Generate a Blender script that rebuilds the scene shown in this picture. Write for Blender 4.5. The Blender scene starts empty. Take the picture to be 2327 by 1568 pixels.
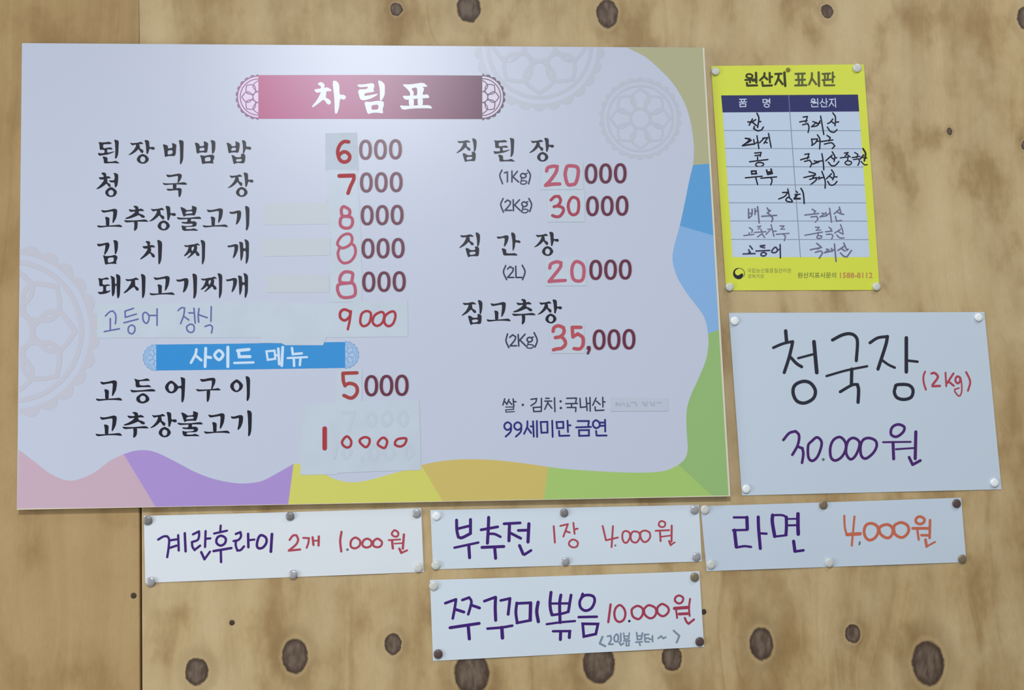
import bpy, math, random
import numpy as np
from mathutils import Vector, Matrix
from mathutils.geometry import tessellate_polygon
random.seed(7)
SC = bpy.context.scene
COL = SC.collection
W, H = 2327, 1568

# ------------------------------------------------------------------ camera
# The menu board (810 x 540 mm) hangs on a vertical plywood wall (y = 0, x right, z up).
F_PX = 2600.0
BW = 0.81
TL = np.array((-0.40, 0.0, 1.95))                     # upper left corner of the board on the wall
CORN = np.array([(50, 98), (1600.5, 108.5), (1660, 1128), (38.5, 1158.5)], float)


def solve_pose():
    src = [(0, 0), (1, 0), (1, 1 / 1.495), (0, 1 / 1.495)]
    A = []
    for (x, y), (u, v) in zip(src, CORN - np.array([W / 2, H / 2])):
        A.append([x, y, 1, 0, 0, 0, -u * x, -u * y, -u])
        A.append([0, 0, 0, x, y, 1, -v * x, -v * y, -v])
    h = np.linalg.svd(np.array(A))[2][-1].reshape(3, 3)
    m = np.diag([1 / F_PX, 1 / F_PX, 1]) @ h
    if m[2, 2] < 0:
        m = -m
    m /= (np.linalg.norm(m[:, 0]) + np.linalg.norm(m[:, 1])) / 2
    R = np.column_stack([m[:, 0], m[:, 1], np.cross(m[:, 0], m[:, 1])])
    U, _, Vt = np.linalg.svd(R)
    return U @ Vt, m[:, 2] * BW


R_, T_ = solve_pose()
WP = np.array([[1, 0, 0], [0, 0, -1], [0, 1, 0]], float)      # world -> wall axes (x, down, inward)
RW = R_ @ WP                                                   # world -> camera (x right, y down, z ahead)
CAM = TL - RW.T @ T_


def px2w(x, y, d=0.0):
    """Where the sight line through a photo pixel meets the plane d metres in front of the wall."""
    v = RW.T @ np.array([(x - W / 2) / F_PX, (y - H / 2) / F_PX, 1.0])
    t = (-d - CAM[1]) / v[1]
    return CAM + t * v


cd = bpy.data.cameras.new('camera')
cd.sensor_fit = 'HORIZONTAL'
cd.sensor_width = 36.0
cd.lens = F_PX / W * 36.0
cd.clip_start = 0.05
co = bpy.data.objects.new('camera', cd)
M = np.eye(4)
M[:3, 0] = RW[0]
M[:3, 1] = -RW[1]
M[:3, 2] = -RW[2]
M[:3, 3] = CAM
co.matrix_world = Matrix(M.tolist())
COL.objects.link(co)
SC.camera = co

# ------------------------------------------------------------------ world, lamps, exposure
SC.view_settings.view_transform = 'Standard'
SC.view_settings.look = 'None'
SC.view_settings.gamma = 1.0
SC.view_settings.use_curve_mapping = False
SC.view_settings.exposure = 0.17
wd = bpy.data.worlds.new('room_light')
SC.world = wd
wd.use_nodes = True
wd.node_tree.nodes['Background'].inputs[0].default_value = (0.90, 0.95, 1.0, 1)
wd.node_tree.nodes['Background'].inputs[1].default_value = 0.30


def area(name, loc, target, sx, sy, power, col):
    l = bpy.data.lights.new(name, 'AREA')
    l.shape = 'RECTANGLE'
    l.size, l.size_y = sx, sy
    l.energy = power
    l.color = col
    o = bpy.data.objects.new(name, l)
    o.location = loc
    o.rotation_euler = (Vector(target) - Vector(loc)).to_track_quat('-Z', 'Y').to_euler()
    COL.objects.link(o)


CEIL = 2.75
hp = px2w(830, 95, 0.007)                     # the sheen on the board mirrors the ceiling lamp
rv = hp - CAM
rv[1] = -rv[1]
LAMP = hp + rv * ((CEIL - 0.04 - hp[2]) / rv[2])
area('ceiling_lamp', LAMP, (LAMP[0], LAMP[1], 0), 0.42, 0.42, 46, (0.92, 0.95, 1.0))
area('ceiling_lamp_right', (1.15, -0.75, CEIL - 0.04), (0.95, -0.3, 0), 0.5, 0.5, 7, (0.95, 0.97, 1.0))
area('left_fill_light', (-2.3, -1.25, 1.25), (-0.5, 0, 1.4), 0.9, 1.9, 27, (0.95, 0.98, 1.0))  # added fill from the front left, not an actual doorway


# ------------------------------------------------------------------ helpers: materials
def lin(c):
    c = c / 255.0
    return c / 12.92 if c <= 0.04045 else ((c + 0.055) / 1.055) ** 2.4


def C(r, g, b):
    return (lin(r), lin(g), lin(b), 1.0)


def mat(name, rgb, rough=0.6, spec=0.3, metal=0.0, coat=0.0, var=0.0, vscale=40.0):
    m = bpy.data.materials.new(name)
    m.use_nodes = True
    nt = m.node_tree
    b = nt.nodes['Principled BSDF']
    b.inputs['Roughness'].default_value = rough
    b.inputs['Specular IOR Level'].default_value = spec
    b.inputs['Metallic'].default_value = metal
    b.inputs['Coat Weight'].default_value = coat
    b.inputs['Coat Roughness'].default_value = 0.2
    col = C(*rgb)
    if var:
        tc = nt.nodes.new('ShaderNodeTexCoord')
        n = nt.nodes.new('ShaderNodeTexNoise')
        n.inputs['Scale'].default_value = vscale
        n.inputs['Detail'].default_value = 3
        nt.links.new(tc.outputs['Object'], n.inputs['Vector'])
        r = nt.nodes.new('ShaderNodeValToRGB')
        r.color_ramp.elements[0].position = 0.3
        r.color_ramp.elements[1].position = 0.7
        r.color_ramp.elements[0].color = tuple(c * (1 - var) for c in col[:3]) + (1,)
        r.color_ramp.elements[1].color = tuple(min(1, c * (1 + var)) for c in col[:3]) + (1,)
        nt.links.new(n.outputs['Fac'], r.inputs[0])
        nt.links.new(r.outputs[0], b.inputs['Base Color'])
    else:
        b.inputs['Base Color'].default_value = col
    return m


BG = dict(rough=0.33, spec=0.52)                 # satin laminate of the printed board


def gradient_mat(name, stops, x0, x1, **k):
    """Printed left to right colour run between two object-space x values."""
    m = mat(name, (200, 200, 200), **k)
    nt = m.node_tree
    b = nt.nodes['Principled BSDF']
    tc = nt.nodes.new('ShaderNodeTexCoord')
    sp = nt.nodes.new('ShaderNodeSeparateXYZ')
    mr = nt.nodes.new('ShaderNodeMapRange')
    mr.inputs['From Min'].default_value = x0
    mr.inputs['From Max'].default_value = x1
    r = nt.nodes.new('ShaderNodeValToRGB')
    e = r.color_ramp.elements
    for i, (p, c) in enumerate(stops):
        el = e[i] if i < 2 else e.new(p)
        el.position = p
        el.color = C(*c)
    nt.links.new(tc.outputs['Object'], sp.inputs[0])
    nt.links.new(sp.outputs[0], mr.inputs['Value'])
    nt.links.new(mr.outputs[0], r.inputs[0])
    nt.links.new(r.outputs[0], b.inputs['Base Color'])
    return m


# ------------------------------------------------------------------ helpers: objects
def tag(o, label=None, cat=None, group=None, kind=None):
    if label: o['label'] = label
    if cat: o['category'] = cat
    if group: o['group'] = group
    if kind: o['kind'] = kind
    return o


def empty(name, loc, **k):
    o = bpy.data.objects.new(name, None)
    o.empty_display_size = 0.02
    o.location = loc
    COL.objects.link(o)
    return tag(o, **k)


def origin_of(parent):
    v = Vector((0, 0, 0))
    while parent is not None:
        v += parent.location
        parent = parent.parent
    return v


def mesh_obj(name, verts, faces, m, parent=None, label=None, smooth=False):
    """verts are in world space; they are stored relative to the parent's place."""
    off = origin_of(parent)
    me = bpy.data.meshes.new(name)
    me.from_pydata([tuple(Vector(v) - off) for v in verts], [], faces)
    if smooth:
        me.polygons.foreach_set('use_smooth', [True] * len(me.polygons))
    me.materials.append(m)
    me.update()
    if smooth:
        me.set_sharp_from_angle(angle=0.7)
    o = bpy.data.objects.new(name, me)
    if parent is not None: o.parent = parent
    if label: o['label'] = label
    COL.objects.link(o)
    return o


# ------------------------------------------------------------------ helpers: print and pen strokes
def region(x0, y0, x1, y1):
    s = min(2327.0 / (x1 - x0), 1568.0 / (y1 - y0))
    return (x0, y0, s)


def pts(s, r):
    return [(r[0] + float(a) / r[2], r[1] + float(b) / r[2]) for a, b in (p.split(',') for p in s.split())]


def chaikin(p, q=0.2):
    out = []
    n = len(p)
    for i in range(n):
        a, b = p[i], p[(i + 1) % n]
        out.append((a[0] + (b[0] - a[0]) * q, a[1] + (b[1] - a[1]) * q))
        out.append((b[0] + (a[0] - b[0]) * q, b[1] + (a[1] - b[1]) * q))
    return out


def catmull(p, closed=False, sub=5):
    n = len(p)
    if n < 3:
        return p
    out = []
    for i in range(n if closed else n - 1):
        if closed:
            a, b, c, d = p[i - 1], p[i], p[(i + 1) % n], p[(i + 2) % n]
        else:
            b, c = p[i], p[i + 1]
            a = p[i - 1] if i else (2 * b[0] - c[0], 2 * b[1] - c[1])
            d = p[i + 2] if i + 2 < n else (2 * c[0] - b[0], 2 * c[1] - b[1])
        for k in range(sub):
            t = k / sub
            out.append(tuple(0.5 * (2 * b[j] + (c[j] - a[j]) * t + (2 * a[j] - 5 * b[j] + 4 * c[j] - d[j]) * t * t
                                    + (3 * b[j] - a[j] - 3 * c[j] + d[j]) * t ** 3) for j in (0, 1)))
    if not closed:
        out.append(p[-1])
    return out


class Ink:
    """Flat print or pen strokes, drawn in photo pixels and laid on a surface in front of the wall."""

    def __init__(self):
        self.v, self.f, self.z = [], [], 0.0

    def add(self, pp, ff, dz=0.0):
        b = len(self.v)
        self.v += [(x, y, self.z + dz) for x, y in pp]
        self.f += [tuple(b + i for i in f) for f in ff]
        self.z = (self.z + 2e-6) % 6e-5

    def poly(self, outer, *holes):
        loops = [outer] + list(holes)
        tri = tessellate_polygon([[Vector((x, y, 0)) for x, y in l] for l in loops])
        self.add([p for l in loops for p in l], tri)
        return self

    def dot(self, x, y, r):
        self.poly([(x + r * math.cos(k * math.pi / 6), y + r * math.sin(k * math.pi / 6)) for k in range(12)])

    def stroke(self, p, w, closed=False, sharp=False):
        if closed:
            q = p if sharp else catmull(p, True)
            q = q + [q[0]]
        else:
            q = self.corners(p) if not sharp else p
        # taper-free ribbon with mitred joints and round ends
        n = len(q)
        wd_ = w if isinstance(w, (list, tuple)) else (w, w)
        L, Rr = [], []
        for i in range(n):
            if closed:
                a = q[i - 1] if i else q[n - 2]
                b = q[i + 1] if i < n - 1 else q[1]
            else:
                a, b = q[max(0, i - 1)], q[min(n - 1, i + 1)]
            d1 = (q[i][0] - a[0], q[i][1] - a[1])
            d2 = (b[0] - q[i][0], b[1] - q[i][1])
            l1, l2 = math.hypot(*d1), math.hypot(*d2)
            u1 = (d1[0] / l1, d1[1] / l1) if l1 > 1e-9 else (d2[0] / l2, d2[1] / l2)
            u2 = (d2[0] / l2, d2[1] / l2) if l2 > 1e-9 else u1
            tx, ty = u1[0] + u2[0], u1[1] + u2[1]
            tl = math.hypot(tx, ty)
            if tl < 0.2:
                tx, ty, tl = u1[0], u1[1], 1.0
            nx, ny = -ty / tl, tx / tl
            ww = (wd_[0] + (wd_[1] - wd_[0]) * i / max(1, n - 1)) / 2
            k = ww / max(0.55, nx * -u1[1] + ny * u1[0])
            L.append((q[i][0] + nx * k, q[i][1] + ny * k))
            Rr.append((q[i][0] - nx * k, q[i][1] - ny * k))
        b0 = len(self.v)
        for i in range(n):
            self.v.append((*L[i], self.z))
            self.v.append((*Rr[i], self.z))
            self.z = (self.z + 1.5e-6) % 6e-5
        for i in range(n - 1):
            j = b0 + 2 * i
            self.f.append((j, j + 1, j + 3, j + 2))
        if not closed:
            for i, o, ww in ((0, 1, wd_[0]), (n - 1, n - 2, wd_[1])):
                dx, dy = q[i][0] - q[o][0], q[i][1] - q[o][1]
                a0 = math.atan2(dy, dx)
                cap = [(q[i][0] + ww / 2 * math.cos(a0 + t), q[i][1] + ww / 2 * math.sin(a0 + t))
                       for t in np.linspace(-math.pi / 2, math.pi / 2, 7)]
                self.add(cap, [tuple(range(7))])

    @staticmethod
    def corners(p):
        """Smooth a pen line but keep its sharp turns."""
        if len(p) < 3:
            return p
        brk = [0]
        for i in range(1, len(p) - 1):
            a = math.atan2(p[i][1] - p[i - 1][1], p[i][0] - p[i - 1][0])
            b = math.atan2(p[i + 1][1] - p[i][1], p[i + 1][0] - p[i][0])
            t = abs((b - a + math.pi) % (2 * math.pi) - math.pi)
            if t > 1.05:
                brk.append(i)
        brk.append(len(p) - 1)
        out = []
        for s, e in zip(brk, brk[1:]):
            seg = catmull(p[s:e + 1])
            out += seg if not out else seg[1:]
        return out

    def pen(self, r, w, text):
        """'x,y x,y; o x,y ..; . x,y; w=30 x,y ..' in the pixels of an enlarged region r."""
        for part in text.split(';'):
            t = part.strip()
            if not t:
                continue
            if t.startswith('w='):
                a, t = t.split(None, 1)
                w = float(a[2:])
            ww = w
            ww /= r[2]
            if t[0] == 'o':
                self.stroke(pts(t[1:], r), ww, True)
            elif t[0] == '#':
                self.stroke(pts(t[1:], r), ww, True, True)
            elif t[0] == '.':
                for x, y in pts(t[1:], r):
                    self.dot(x, y, ww * 0.55)
            else:
                self.stroke(pts(t, r), ww)
        return self

    def ring(self, cx, cy, rx, ry, tx, ty, n=28, p=2.25):
        o, i = [], []
        for k in range(n):
            a = 2 * math.pi * k / n
            c, s = math.cos(a), math.sin(a)
            c, s = math.copysign(abs(c) ** (2 / p), c), math.copysign(abs(s) ** (2 / p), s)
            o.append((cx + rx * c, cy + ry * s))
            i.append((cx + (rx - tx) * c, cy + (ry - ty) * s))
        self.add(o + i, [(k, (k + 1) % n, n + (k + 1) % n, n + k) for k in range(n)])

    def clip(self, a, b, c):
        """Keep what satisfies a*x + b*y >= c."""
        nv, nf, cache = [], [], {}

        def put(p):
            nv.append(p)
            return len(nv) - 1
        for f in self.f:
            pl = [self.v[i] for i in f]
            out = []
            for i in range(len(pl)):
                p, q = pl[i], pl[(i + 1) % len(pl)]
                sp, sq = a * p[0] + b * p[1] - c, a * q[0] + b * q[1] - c
                if sp >= 0: out.append(p)
                if sp * sq < 0:
                    t = sp / (sp - sq)
                    out.append(tuple(p[k] + (q[k] - p[k]) * t for k in range(3)))
            if len(out) >= 3:
                nf.append(tuple(put(p) for p in out))
        self.v, self.f = nv, nf
        return self

    def build(self, name, m, parent, surf, lift=0.0002, label=None):
        vs = []
        for x, y, z in self.v:
            d = surf(x, y) if callable(surf) else surf
            vs.append(px2w(x, y, d + lift + z))
        return mesh_obj(name, vs, self.f, m, parent, label)


def slab(name, quad, d0, d1, m, parent=None, label=None):
    """Box between depths d0 < d1 in front of the wall, with the photo outline of its front."""
    vs = [px2w(x, y, d1) for x, y in quad]
    vs += [np.array((v[0], -d0, v[2])) for v in vs]
    n = len(quad)
    fs = [tuple(range(n)), tuple(range(2 * n - 1, n - 1, -1))] + [(i, i + n, (i + 1) % n + n, (i + 1) % n) for i in range(n)]
    return mesh_obj(name, vs, fs, m, parent, label)


# ------------------------------------------------------------------ the plywood wall
KNOTS = [(1065, 18, 27, 34), (901, 21, 14, 16), (1380, 31, 25, 34), (1880, 26, 14, 17), (2330, 42, 20, 28),
         (2158, 299, 6, 9), (2330, 330, 9, 12), (447, 1526, 24, 28), (670, 1491, 27, 36), (893, 1464, 18, 22),
         (1072, 1530, 37, 46), (1361, 1508, 35, 42), (1527, 1496, 22, 27), (1730, 1463, 26, 35), (1938, 1440, 17, 20),
         (2109, 1507, 36, 48), (1250, -240, 25, 30), (1800, -330, 20, 26), (600, -200, 22, 28), (2480, 1200, 22, 30),
         (2650, 560, 20, 26), (1000, 1900, 26, 34), (1700, 1850, 28, 36)]


def wood(name, knots, base, dark, light, streak, sx):
    m = bpy.data.materials.new(name)
    m.use_nodes = True
    nt = m.node_tree
    N, Lk = nt.nodes, nt.links
    bs = N['Principled BSDF']

    def node(t, **k):
        n = N.new(t)
        for a, b in k.items(): setattr(n, a, b)
        return n

    def setin(sock, v):
        if hasattr(v, 'is_output'): Lk.new(v, sock)
        else: sock.default_value = v

    def mth(op, a, b=0.0, c=0.0):
        n = node('ShaderNodeMath', operation=op)
        for s, v in zip(n.inputs, (a, b, c)): setin(s, v)
        return n.outputs[0]

    def vmth(op, a, b=None, c=None):
        n = node('ShaderNodeVectorMath', operation=op)
        for s, v in zip(n.inputs, (a, b, c)):
            if v is not None: setin(s, v)
        return n.outputs['Value'] if op == 'LENGTH' else n.outputs[0]

    def noise(vec, scale, det=3.0, rough=0.5):
        n = node('ShaderNodeTexNoise')
        setin(n.inputs['Vector'], vec)
        n.inputs['Scale'].default_value = scale
        n.inputs['Detail'].default_value = det
        n.inputs['Roughness'].default_value = rough
        return n

    def mrange(v, a, b, c, d, smooth=True):
        n = node('ShaderNodeMapRange')
        if smooth: n.interpolation_type = 'SMOOTHSTEP'
        for s, x in zip(n.inputs, (v, a, b, c, d)): setin(s, x)
        return n.outputs[0]

    def mix(f, a, b, blend='MIX'):
        n = node('ShaderNodeMix', data_type='RGBA', blend_type=blend)
        setin(n.inputs[0], f)
        setin(n.inputs[6], a)
        setin(n.inputs[7], b)
        return n.outputs[2]
    P = node('ShaderNodeTexCoord').outputs['Object']
    sp = node('ShaderNodeSeparateXYZ')
    Lk.new(P, sp.inputs[0])
    x, z = sp.outputs[0], sp.outputs[2]
    # edges of the knots wander a little
    wob = vmth('SCALE', vmth('SUBTRACT', noise(P, 130, 4, 0.6).outputs['Color'], (0.5, 0.5, 0.5)))
    wob.node.inputs['Scale'].default_value = 0.0055
    PW = vmth('ADD', P, wob)
    dmin = bend = None
    for kx, ky, rx, rz in knots:
        w = px2w(kx, ky)
        mm = 0.000515
        i = (1 / (rx * mm), 0.0, 1 / (rz * mm))
        d = vmth('LENGTH', vmth('MULTIPLY_ADD', PW, i, (-w[0] * i[0], 0.0, -w[2] * i[2])))
        dmin = d if dmin is None else mth('MINIMUM', dmin, d)
        e = mth('MULTIPLY', mth('SUBTRACT', x, w[0]), mth('EXPONENT', mth('MULTIPLY', mth('MULTIPLY', d, d), -0.11)))
        bend = e if bend is None else mth('ADD', bend, e)
    low = noise(vmth('MULTIPLY', P, (5.0, 1.0, 1.6)), 1.0, 3).outputs['Fac']
    gx = mth('ADD', x, mth('MULTIPLY', mth('SUBTRACT', low, 0.5), 0.16))
    if dmin is not None:
        gx = mth('SUBTRACT', gx, mth('MULTIPLY', bend, 0.72))
    cb = node('ShaderNodeCombineXYZ')
    setin(cb.inputs[0], mth('MULTIPLY', gx, sx))
    setin(cb.inputs[2], mth('MULTIPLY', z, 1.1))
    g1 = noise(cb.outputs[0], 1.0, 4, 0.55).outputs['Fac']
    blot = noise(vmth('MULTIPLY', P, (14.0, 1.0, 8.0)), 1.0, 4, 0.6).outputs['Fac']
    fine = noise(vmth('MULTIPLY', P, (420.0, 1.0, 120.0)), 1.0, 2).outputs['Fac']
    pore = noise(P, 700, 2).outputs['Fac']
    cb2 = node('ShaderNodeCombineXYZ')
    setin(cb2.inputs[0], mth('MULTIPLY', gx, sx * 2.6))
    setin(cb2.inputs[2], mth('MULTIPLY', z, 3.5))
    g2 = noise(cb2.outputs[0], 1.0, 3, 0.6).outputs['Fac']
    s = mrange(g1, 0.34, 0.72, 0.0, 1.0)
    col = mix(mth('MULTIPLY', s, streak), C(*base), C(*dark))
    col = mix(mth('MULTIPLY', mrange(g2, 0.52, 0.72, 0.0, 1.0), streak * 0.8), col, C(*dark))
    big_ = noise(vmth('MULTIPLY', P, (2.2, 1.0, 1.5)), 1.0, 2, 0.5).outputs['Fac']
    col = mix(mrange(blot, 0.42, 0.72, 0.0, 0.65), col, C(*light))
    col = mix(mrange(big_, 0.42, 0.62, 0.0, 0.45), col, C(*light))
    col = mix(mrange(blot, 0.50, 0.32, 0.0, 0.7), col, C(*dark))
    hsv = node('ShaderNodeHueSaturation')
    setin(hsv.inputs['Color'], col)
    setin(hsv.inputs['Value'], mth('ADD', 0.86, mth('MULTIPLY', mth('ADD', fine, pore), 0.14)))
    col = hsv.outputs[0]
    if dmin is not None:
        col = mix(mth('MULTIPLY', mrange(dmin, 2.4, 1.5, 0.0, 0.28), mrange(low, 0.35, 0.6, 0.2, 1.0)), col, C(*[c * 0.82 for c in dark]))
        col = mix(mrange(dmin, 1.40, 1.12, 0.0, 0.4), col, C(*[min(255, c * 1.02) for c in base]))
        kn = noise(vmth('MULTIPLY', P, (160.0, 1.0, 60.0)), 1.0, 4).outputs['Fac']
        kc = mix(mrange(kn, 0.3, 0.7, 0.0, 1.0), C(84, 68, 55), C(120, 103, 88))
        kc = mix(mrange(dmin, 0.6, 0.98, 0.0, 0.75), kc, C(62, 46, 36))
        col = mix(mrange(dmin, 1.12, 0.95, 0.0, 1.0), col, kc)
    Lk.new(col, bs.inputs['Base Color'])
    bs.inputs['Roughness'].default_value = 0.55
    bs.inputs['Specular IOR Level'].default_value = 0.28
    bp = node('ShaderNodeBump')
    bp.inputs['Strength'].default_value = 0.12
    bp.inputs['Distance'].default_value = 0.0006
    setin(bp.inputs['Height'], mth('ADD', g1, fine))
    Lk.new(bp.outputs[0], bs.inputs['Normal'])
    return m


wall = empty('wall_back', (0, 0, 0), label='plywood wall of tall knotty sheets behind every sign', kind='structure')
s0, s1 = px2w(316.0, 0), px2w(320.5, 1568)
sl = (s1[0] - s0[0]) / (s1[2] - s0[2])


def seam_x(z): return s0[0] + (z - s0[2]) * sl


ZT, ZB = 2.75, 0.0
wood_l = wood('plywood_plain', [(250, -300, 20, 25), (-300, 700, 20, 26)], (173, 143, 97), (150, 120, 75), (184, 156, 110), 0.75, 46)
wood_r = wood('plywood_knotty', KNOTS, (189, 163, 117), (147, 116, 71), (207, 186, 144), 0.7, 19)
wood_o = wood('plywood_other', [(3600, 300, 25, 30), (3300, 1500, 22, 28)], (185, 159, 116), (156, 127, 82), (197, 175, 136), 0.5, 20)


def sheet_panel(xl, xr, m):
    """A sheet of plywood with slightly rounded edges; xl, xr give x at a height."""
    vs, fs = [], []
    zs = (ZB, 1.2, 1.6, 2.0, ZT)
    for zz in zs:
        e = 0.0013 if zz < 1.7 else 0.0002
        vs += [(xl(zz), 0.004, zz), (xl(zz) + e * 0.25, e * 0.5, zz), (xl(zz) + e, 0, zz), (xr(zz) - e, 0, zz), (xr(zz) - e * 0.25, e * 0.5, zz), (xr(zz), 0.004, zz),
               (xr(zz), 0.012, zz), (xl(zz), 0.012, zz)]
    for j in range(len(zs) - 1):
        fs += [(j * 8 + i, j * 8 + (i + 1) % 8, j * 8 + (i + 1) % 8 + 8, j * 8 + i + 8) for i in range(8)]
    fs += [tuple(range(7, -1, -1)), tuple(range(8 * len(zs) - 8, 8 * len(zs)))]
    return mesh_obj('plywood_panel', vs, fs, m, wall)


def gap(z): return 0.0001 + 0.0009 * min(1, max(0, (2.0 - z) / 0.5))


sheet_panel(lambda z: seam_x(z) - 1.22, lambda z: seam_x(z) - gap(z), wood_l)
sheet_panel(lambda z: seam_x(z) + gap(z), lambda z: seam_x(z) + 1.22, wood_r)
sheet_panel(lambda z: seam_x(z) + 1.223, lambda z: seam_x(z) + 2.44, wood_o)
mesh_obj('batten', [(-1.9, 0.0125, 0), (2.4, 0.0125, 0), (2.4, 0.0125, 2.75), (-1.9, 0.0125, 2.75), (-1.9, 0.03, 0), (2.4, 0.03, 0), (2.4, 0.03, 2.75), (-1.9, 0.03, 2.75)],
         [(0, 1, 2, 3), (7, 6, 5, 4), (0, 4, 5, 1), (1, 5, 6, 2), (2, 6, 7, 3), (3, 7, 4, 0)], mat('backing_timber', (70, 48, 28), 0.8), wall)
nail_m = mat('rusty_nail', (66, 52, 30), 0.5, 0.4)


def disc(name, px, py, d, rpx, h, m, parent=None, tilt=(0, 0), label=None, rim=0.35, n=20):
    """A domed round head standing h proud of depth d."""
    c = px2w(px, py, d + h * 0.6)
    r = rpx * 0.000515
    vs, fs = [], []
    prof = [(0.0, r * 0.86), (h * (1 - rim) * 0.8, r), (h * (1 - rim), r * 0.99), (h * 0.93, r * 0.80), (h, r * 0.42)]
    for hh, rr in prof:
        for k in range(n):
            a = 2 * math.pi * k / n
            vs.append(Vector((rr * math.cos(a), -hh, rr * math.sin(a))))
    vs.append(Vector((0, -h * 1.01, 0)))
    for i in range(len(prof) - 1):
        for k in range(n):
            fs.append((i * n + k, i * n + (k + 1) % n, (i + 1) * n + (k + 1) % n, (i + 1) * n + k))
    top = (len(prof) - 1) * n
    fs += [(top + k, top + (k + 1) % n, len(vs) - 1) for k in range(n)]
    fs.append(tuple(range(n - 1, -1, -1)))
    rot = Matrix.Rotation(tilt[0], 3, 'X') @ Matrix.Rotation(tilt[1], 3, 'Z')
    base = Vector((c[0], -d, c[2]))
    return mesh_obj(name, [base + rot @ v for v in vs], fs, m, parent, label, True)


for x, y, r in ((527, 1415, 6.0), (303.5, 1353.5, 6.5)):
    disc('nail_head', x, y, -0.0004, r, 0.0009, nail_m, wall)
disc('nail_head', 1599, 1390, 0, 6, 0.0012, mat('dark_nail', (60, 45, 34), 0.5, 0.4), wall)

floor_m = mat('floor_screed', (120, 112, 100), 0.7, var=0.1, vscale=8)
fl = mesh_obj('floor', [(-1.9, 0.03, 0), (2.4, 0.03, 0), (2.4, -2.6, 0), (-1.9, -2.6, 0), (-1.9, 0.03, -0.05), (2.4, 0.03, -0.05), (2.4, -2.6, -0.05), (-1.9, -2.6, -0.05)],
              [(3, 2, 1, 0), (4, 5, 6, 7), (0, 1, 5, 4), (1, 2, 6, 5), (2, 3, 7, 6), (3, 0, 4, 7)], floor_m)
tag(fl, 'grey screed floor below the plywood wall', kind='structure')
ce = mesh_obj('ceiling', [(-1.9, 0.03, CEIL), (2.4, 0.03, CEIL), (2.4, -2.6, CEIL), (-1.9, -2.6, CEIL), (-1.9, 0.03, CEIL + .05), (2.4, 0.03, CEIL + .05), (2.4, -2.6, CEIL + .05), (-1.9, -2.6, CEIL + .05)],
              [(0, 1, 2, 3), (7, 6, 5, 4), (4, 5, 1, 0), (5, 6, 2, 1), (6, 7, 3, 2), (7, 4, 0, 3)], mat('ceiling_paint', (118, 114, 106), 0.8))
tag(ce, 'grey ceiling over the plywood wall', kind='structure')
# ------------------------------------------------------------------ the menu board
BD = 0.0088                                    # its printed face stands this far off the wall


def edge_r(y): return 1600.5 + (y - 108.5) * (59.5 / 1019.5)
def edge_b(x): return 1158.5 - (x - 38.5) * (30.5 / 1621.5)
def edge_l(y): return 50 - (y - 98) * (11.5 / 1060.5)


board = empty('menu_board', px2w(850, 1140, 0.003), label='large white printed menu board with wavy pastel border, upper left on plywood wall', cat='menu board')
board_m = mat('board_laminate', (198, 205, 222), **BG)
margin_m = mat('board_margin', (224, 216, 190), **BG)
slab('panel', [(p[0], p[1]) for p in CORN], 0.0022, BD, board_m, board)
mg = Ink()
mg.poly([(1596.5, 108.7), (1600.2, 108.7), (1659.6, 1127.8), (1655.6, 1128.0)])
mg.poly([(38.6, 1156.0), (1659.4, 1125.6), (1659.6, 1127.8), (38.6, 1158.3)])
mg.build('margin', margin_m, board, BD, 0.00008)

BLOB_R = [(1425, 108), (1465, 128), (1500, 158), (1530, 190), (1555, 232), (1569, 275), (1576, 321), (1577, 350), (1575, 375), (1566, 412), (1556, 462), (1545, 513),
          (1534, 552), (1528, 588), (1536, 622), (1549, 648), (1568, 676), (1595, 711), (1605, 735), (1609, 758), (1610, 783), (1604, 819), (1586, 863), (1568, 903),
          (1560, 939), (1561, 988), (1563, 1020), (1557, 1042), (1542, 1056)]
BLOB_B = [(1542, 1056), (1514, 1069), (1470, 1074), (1400, 1073), (1345, 1070), (1287, 1066), (1246, 1061), (1184, 1052), (1116, 1045), (1047, 1044), (995, 1049), (957, 1057),
          (930, 1066), (899, 1074), (858, 1086), (823, 1094), (792, 1096), (765, 1090), (744, 1081), (715, 1064), (690, 1055), (667, 1054), (634, 1073), (598, 1092), (567, 1098), (536, 1098), (491, 1090), (446, 1074),
          (402, 1051), (357, 1029), (330, 1023), (304, 1025), (281, 1032), (250, 1047), (214, 1074), (179, 1089), (152, 1092), (116, 1078), (80, 1051), (42, 1022)]


def along(c, a, b):
    i, j = c.index(a), c.index(b)
    return catmull(c[i:j + 1], False, 3)


def band(rgb, poly, label):
    k = Ink()
    k.poly(poly)
    k.build('color_band', mat('print_' + label.split()[0], rgb, **BG), board, BD, 0.0001, label)


er = lambda y: (edge_r(y) - 4.2, y)
eb = lambda x: (x, edge_b(x) - 1.2)
band((182, 181, 142), along(BLOB_R, (1425, 108), (1575, 375)) + [er(372), er(108.6)], 'olive printed corner band')
band((94, 162, 216), along(BLOB_R, (1575, 375), (1545, 513)) + [er(535), er(372)], 'blue printed band')
band((137, 181, 228), along(BLOB_R, (1545, 513), (1609, 758)) + [er(749), er(535)], 'sky-blue printed band')
band((152, 190, 119), along(BLOB_R, (1609, 758), (1542, 1056)) + [(1618, 1126.5), er(1125.9), er(749)], 'green printed band')
band((168, 203, 112), along(BLOB_B, (1542, 1056), (1246, 1061)) + [eb(1236), (1618, 1126.4)], 'lime printed band')
band((210, 189, 106), along(BLOB_B, (1246, 1061), (957, 1057)) + [eb(1006), eb(1236)], 'ochre printed band')
band((214, 212, 104), along(BLOB_B, (957, 1057), (667, 1054)) + [eb(655), eb(1006)], 'yellow printed band')
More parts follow.
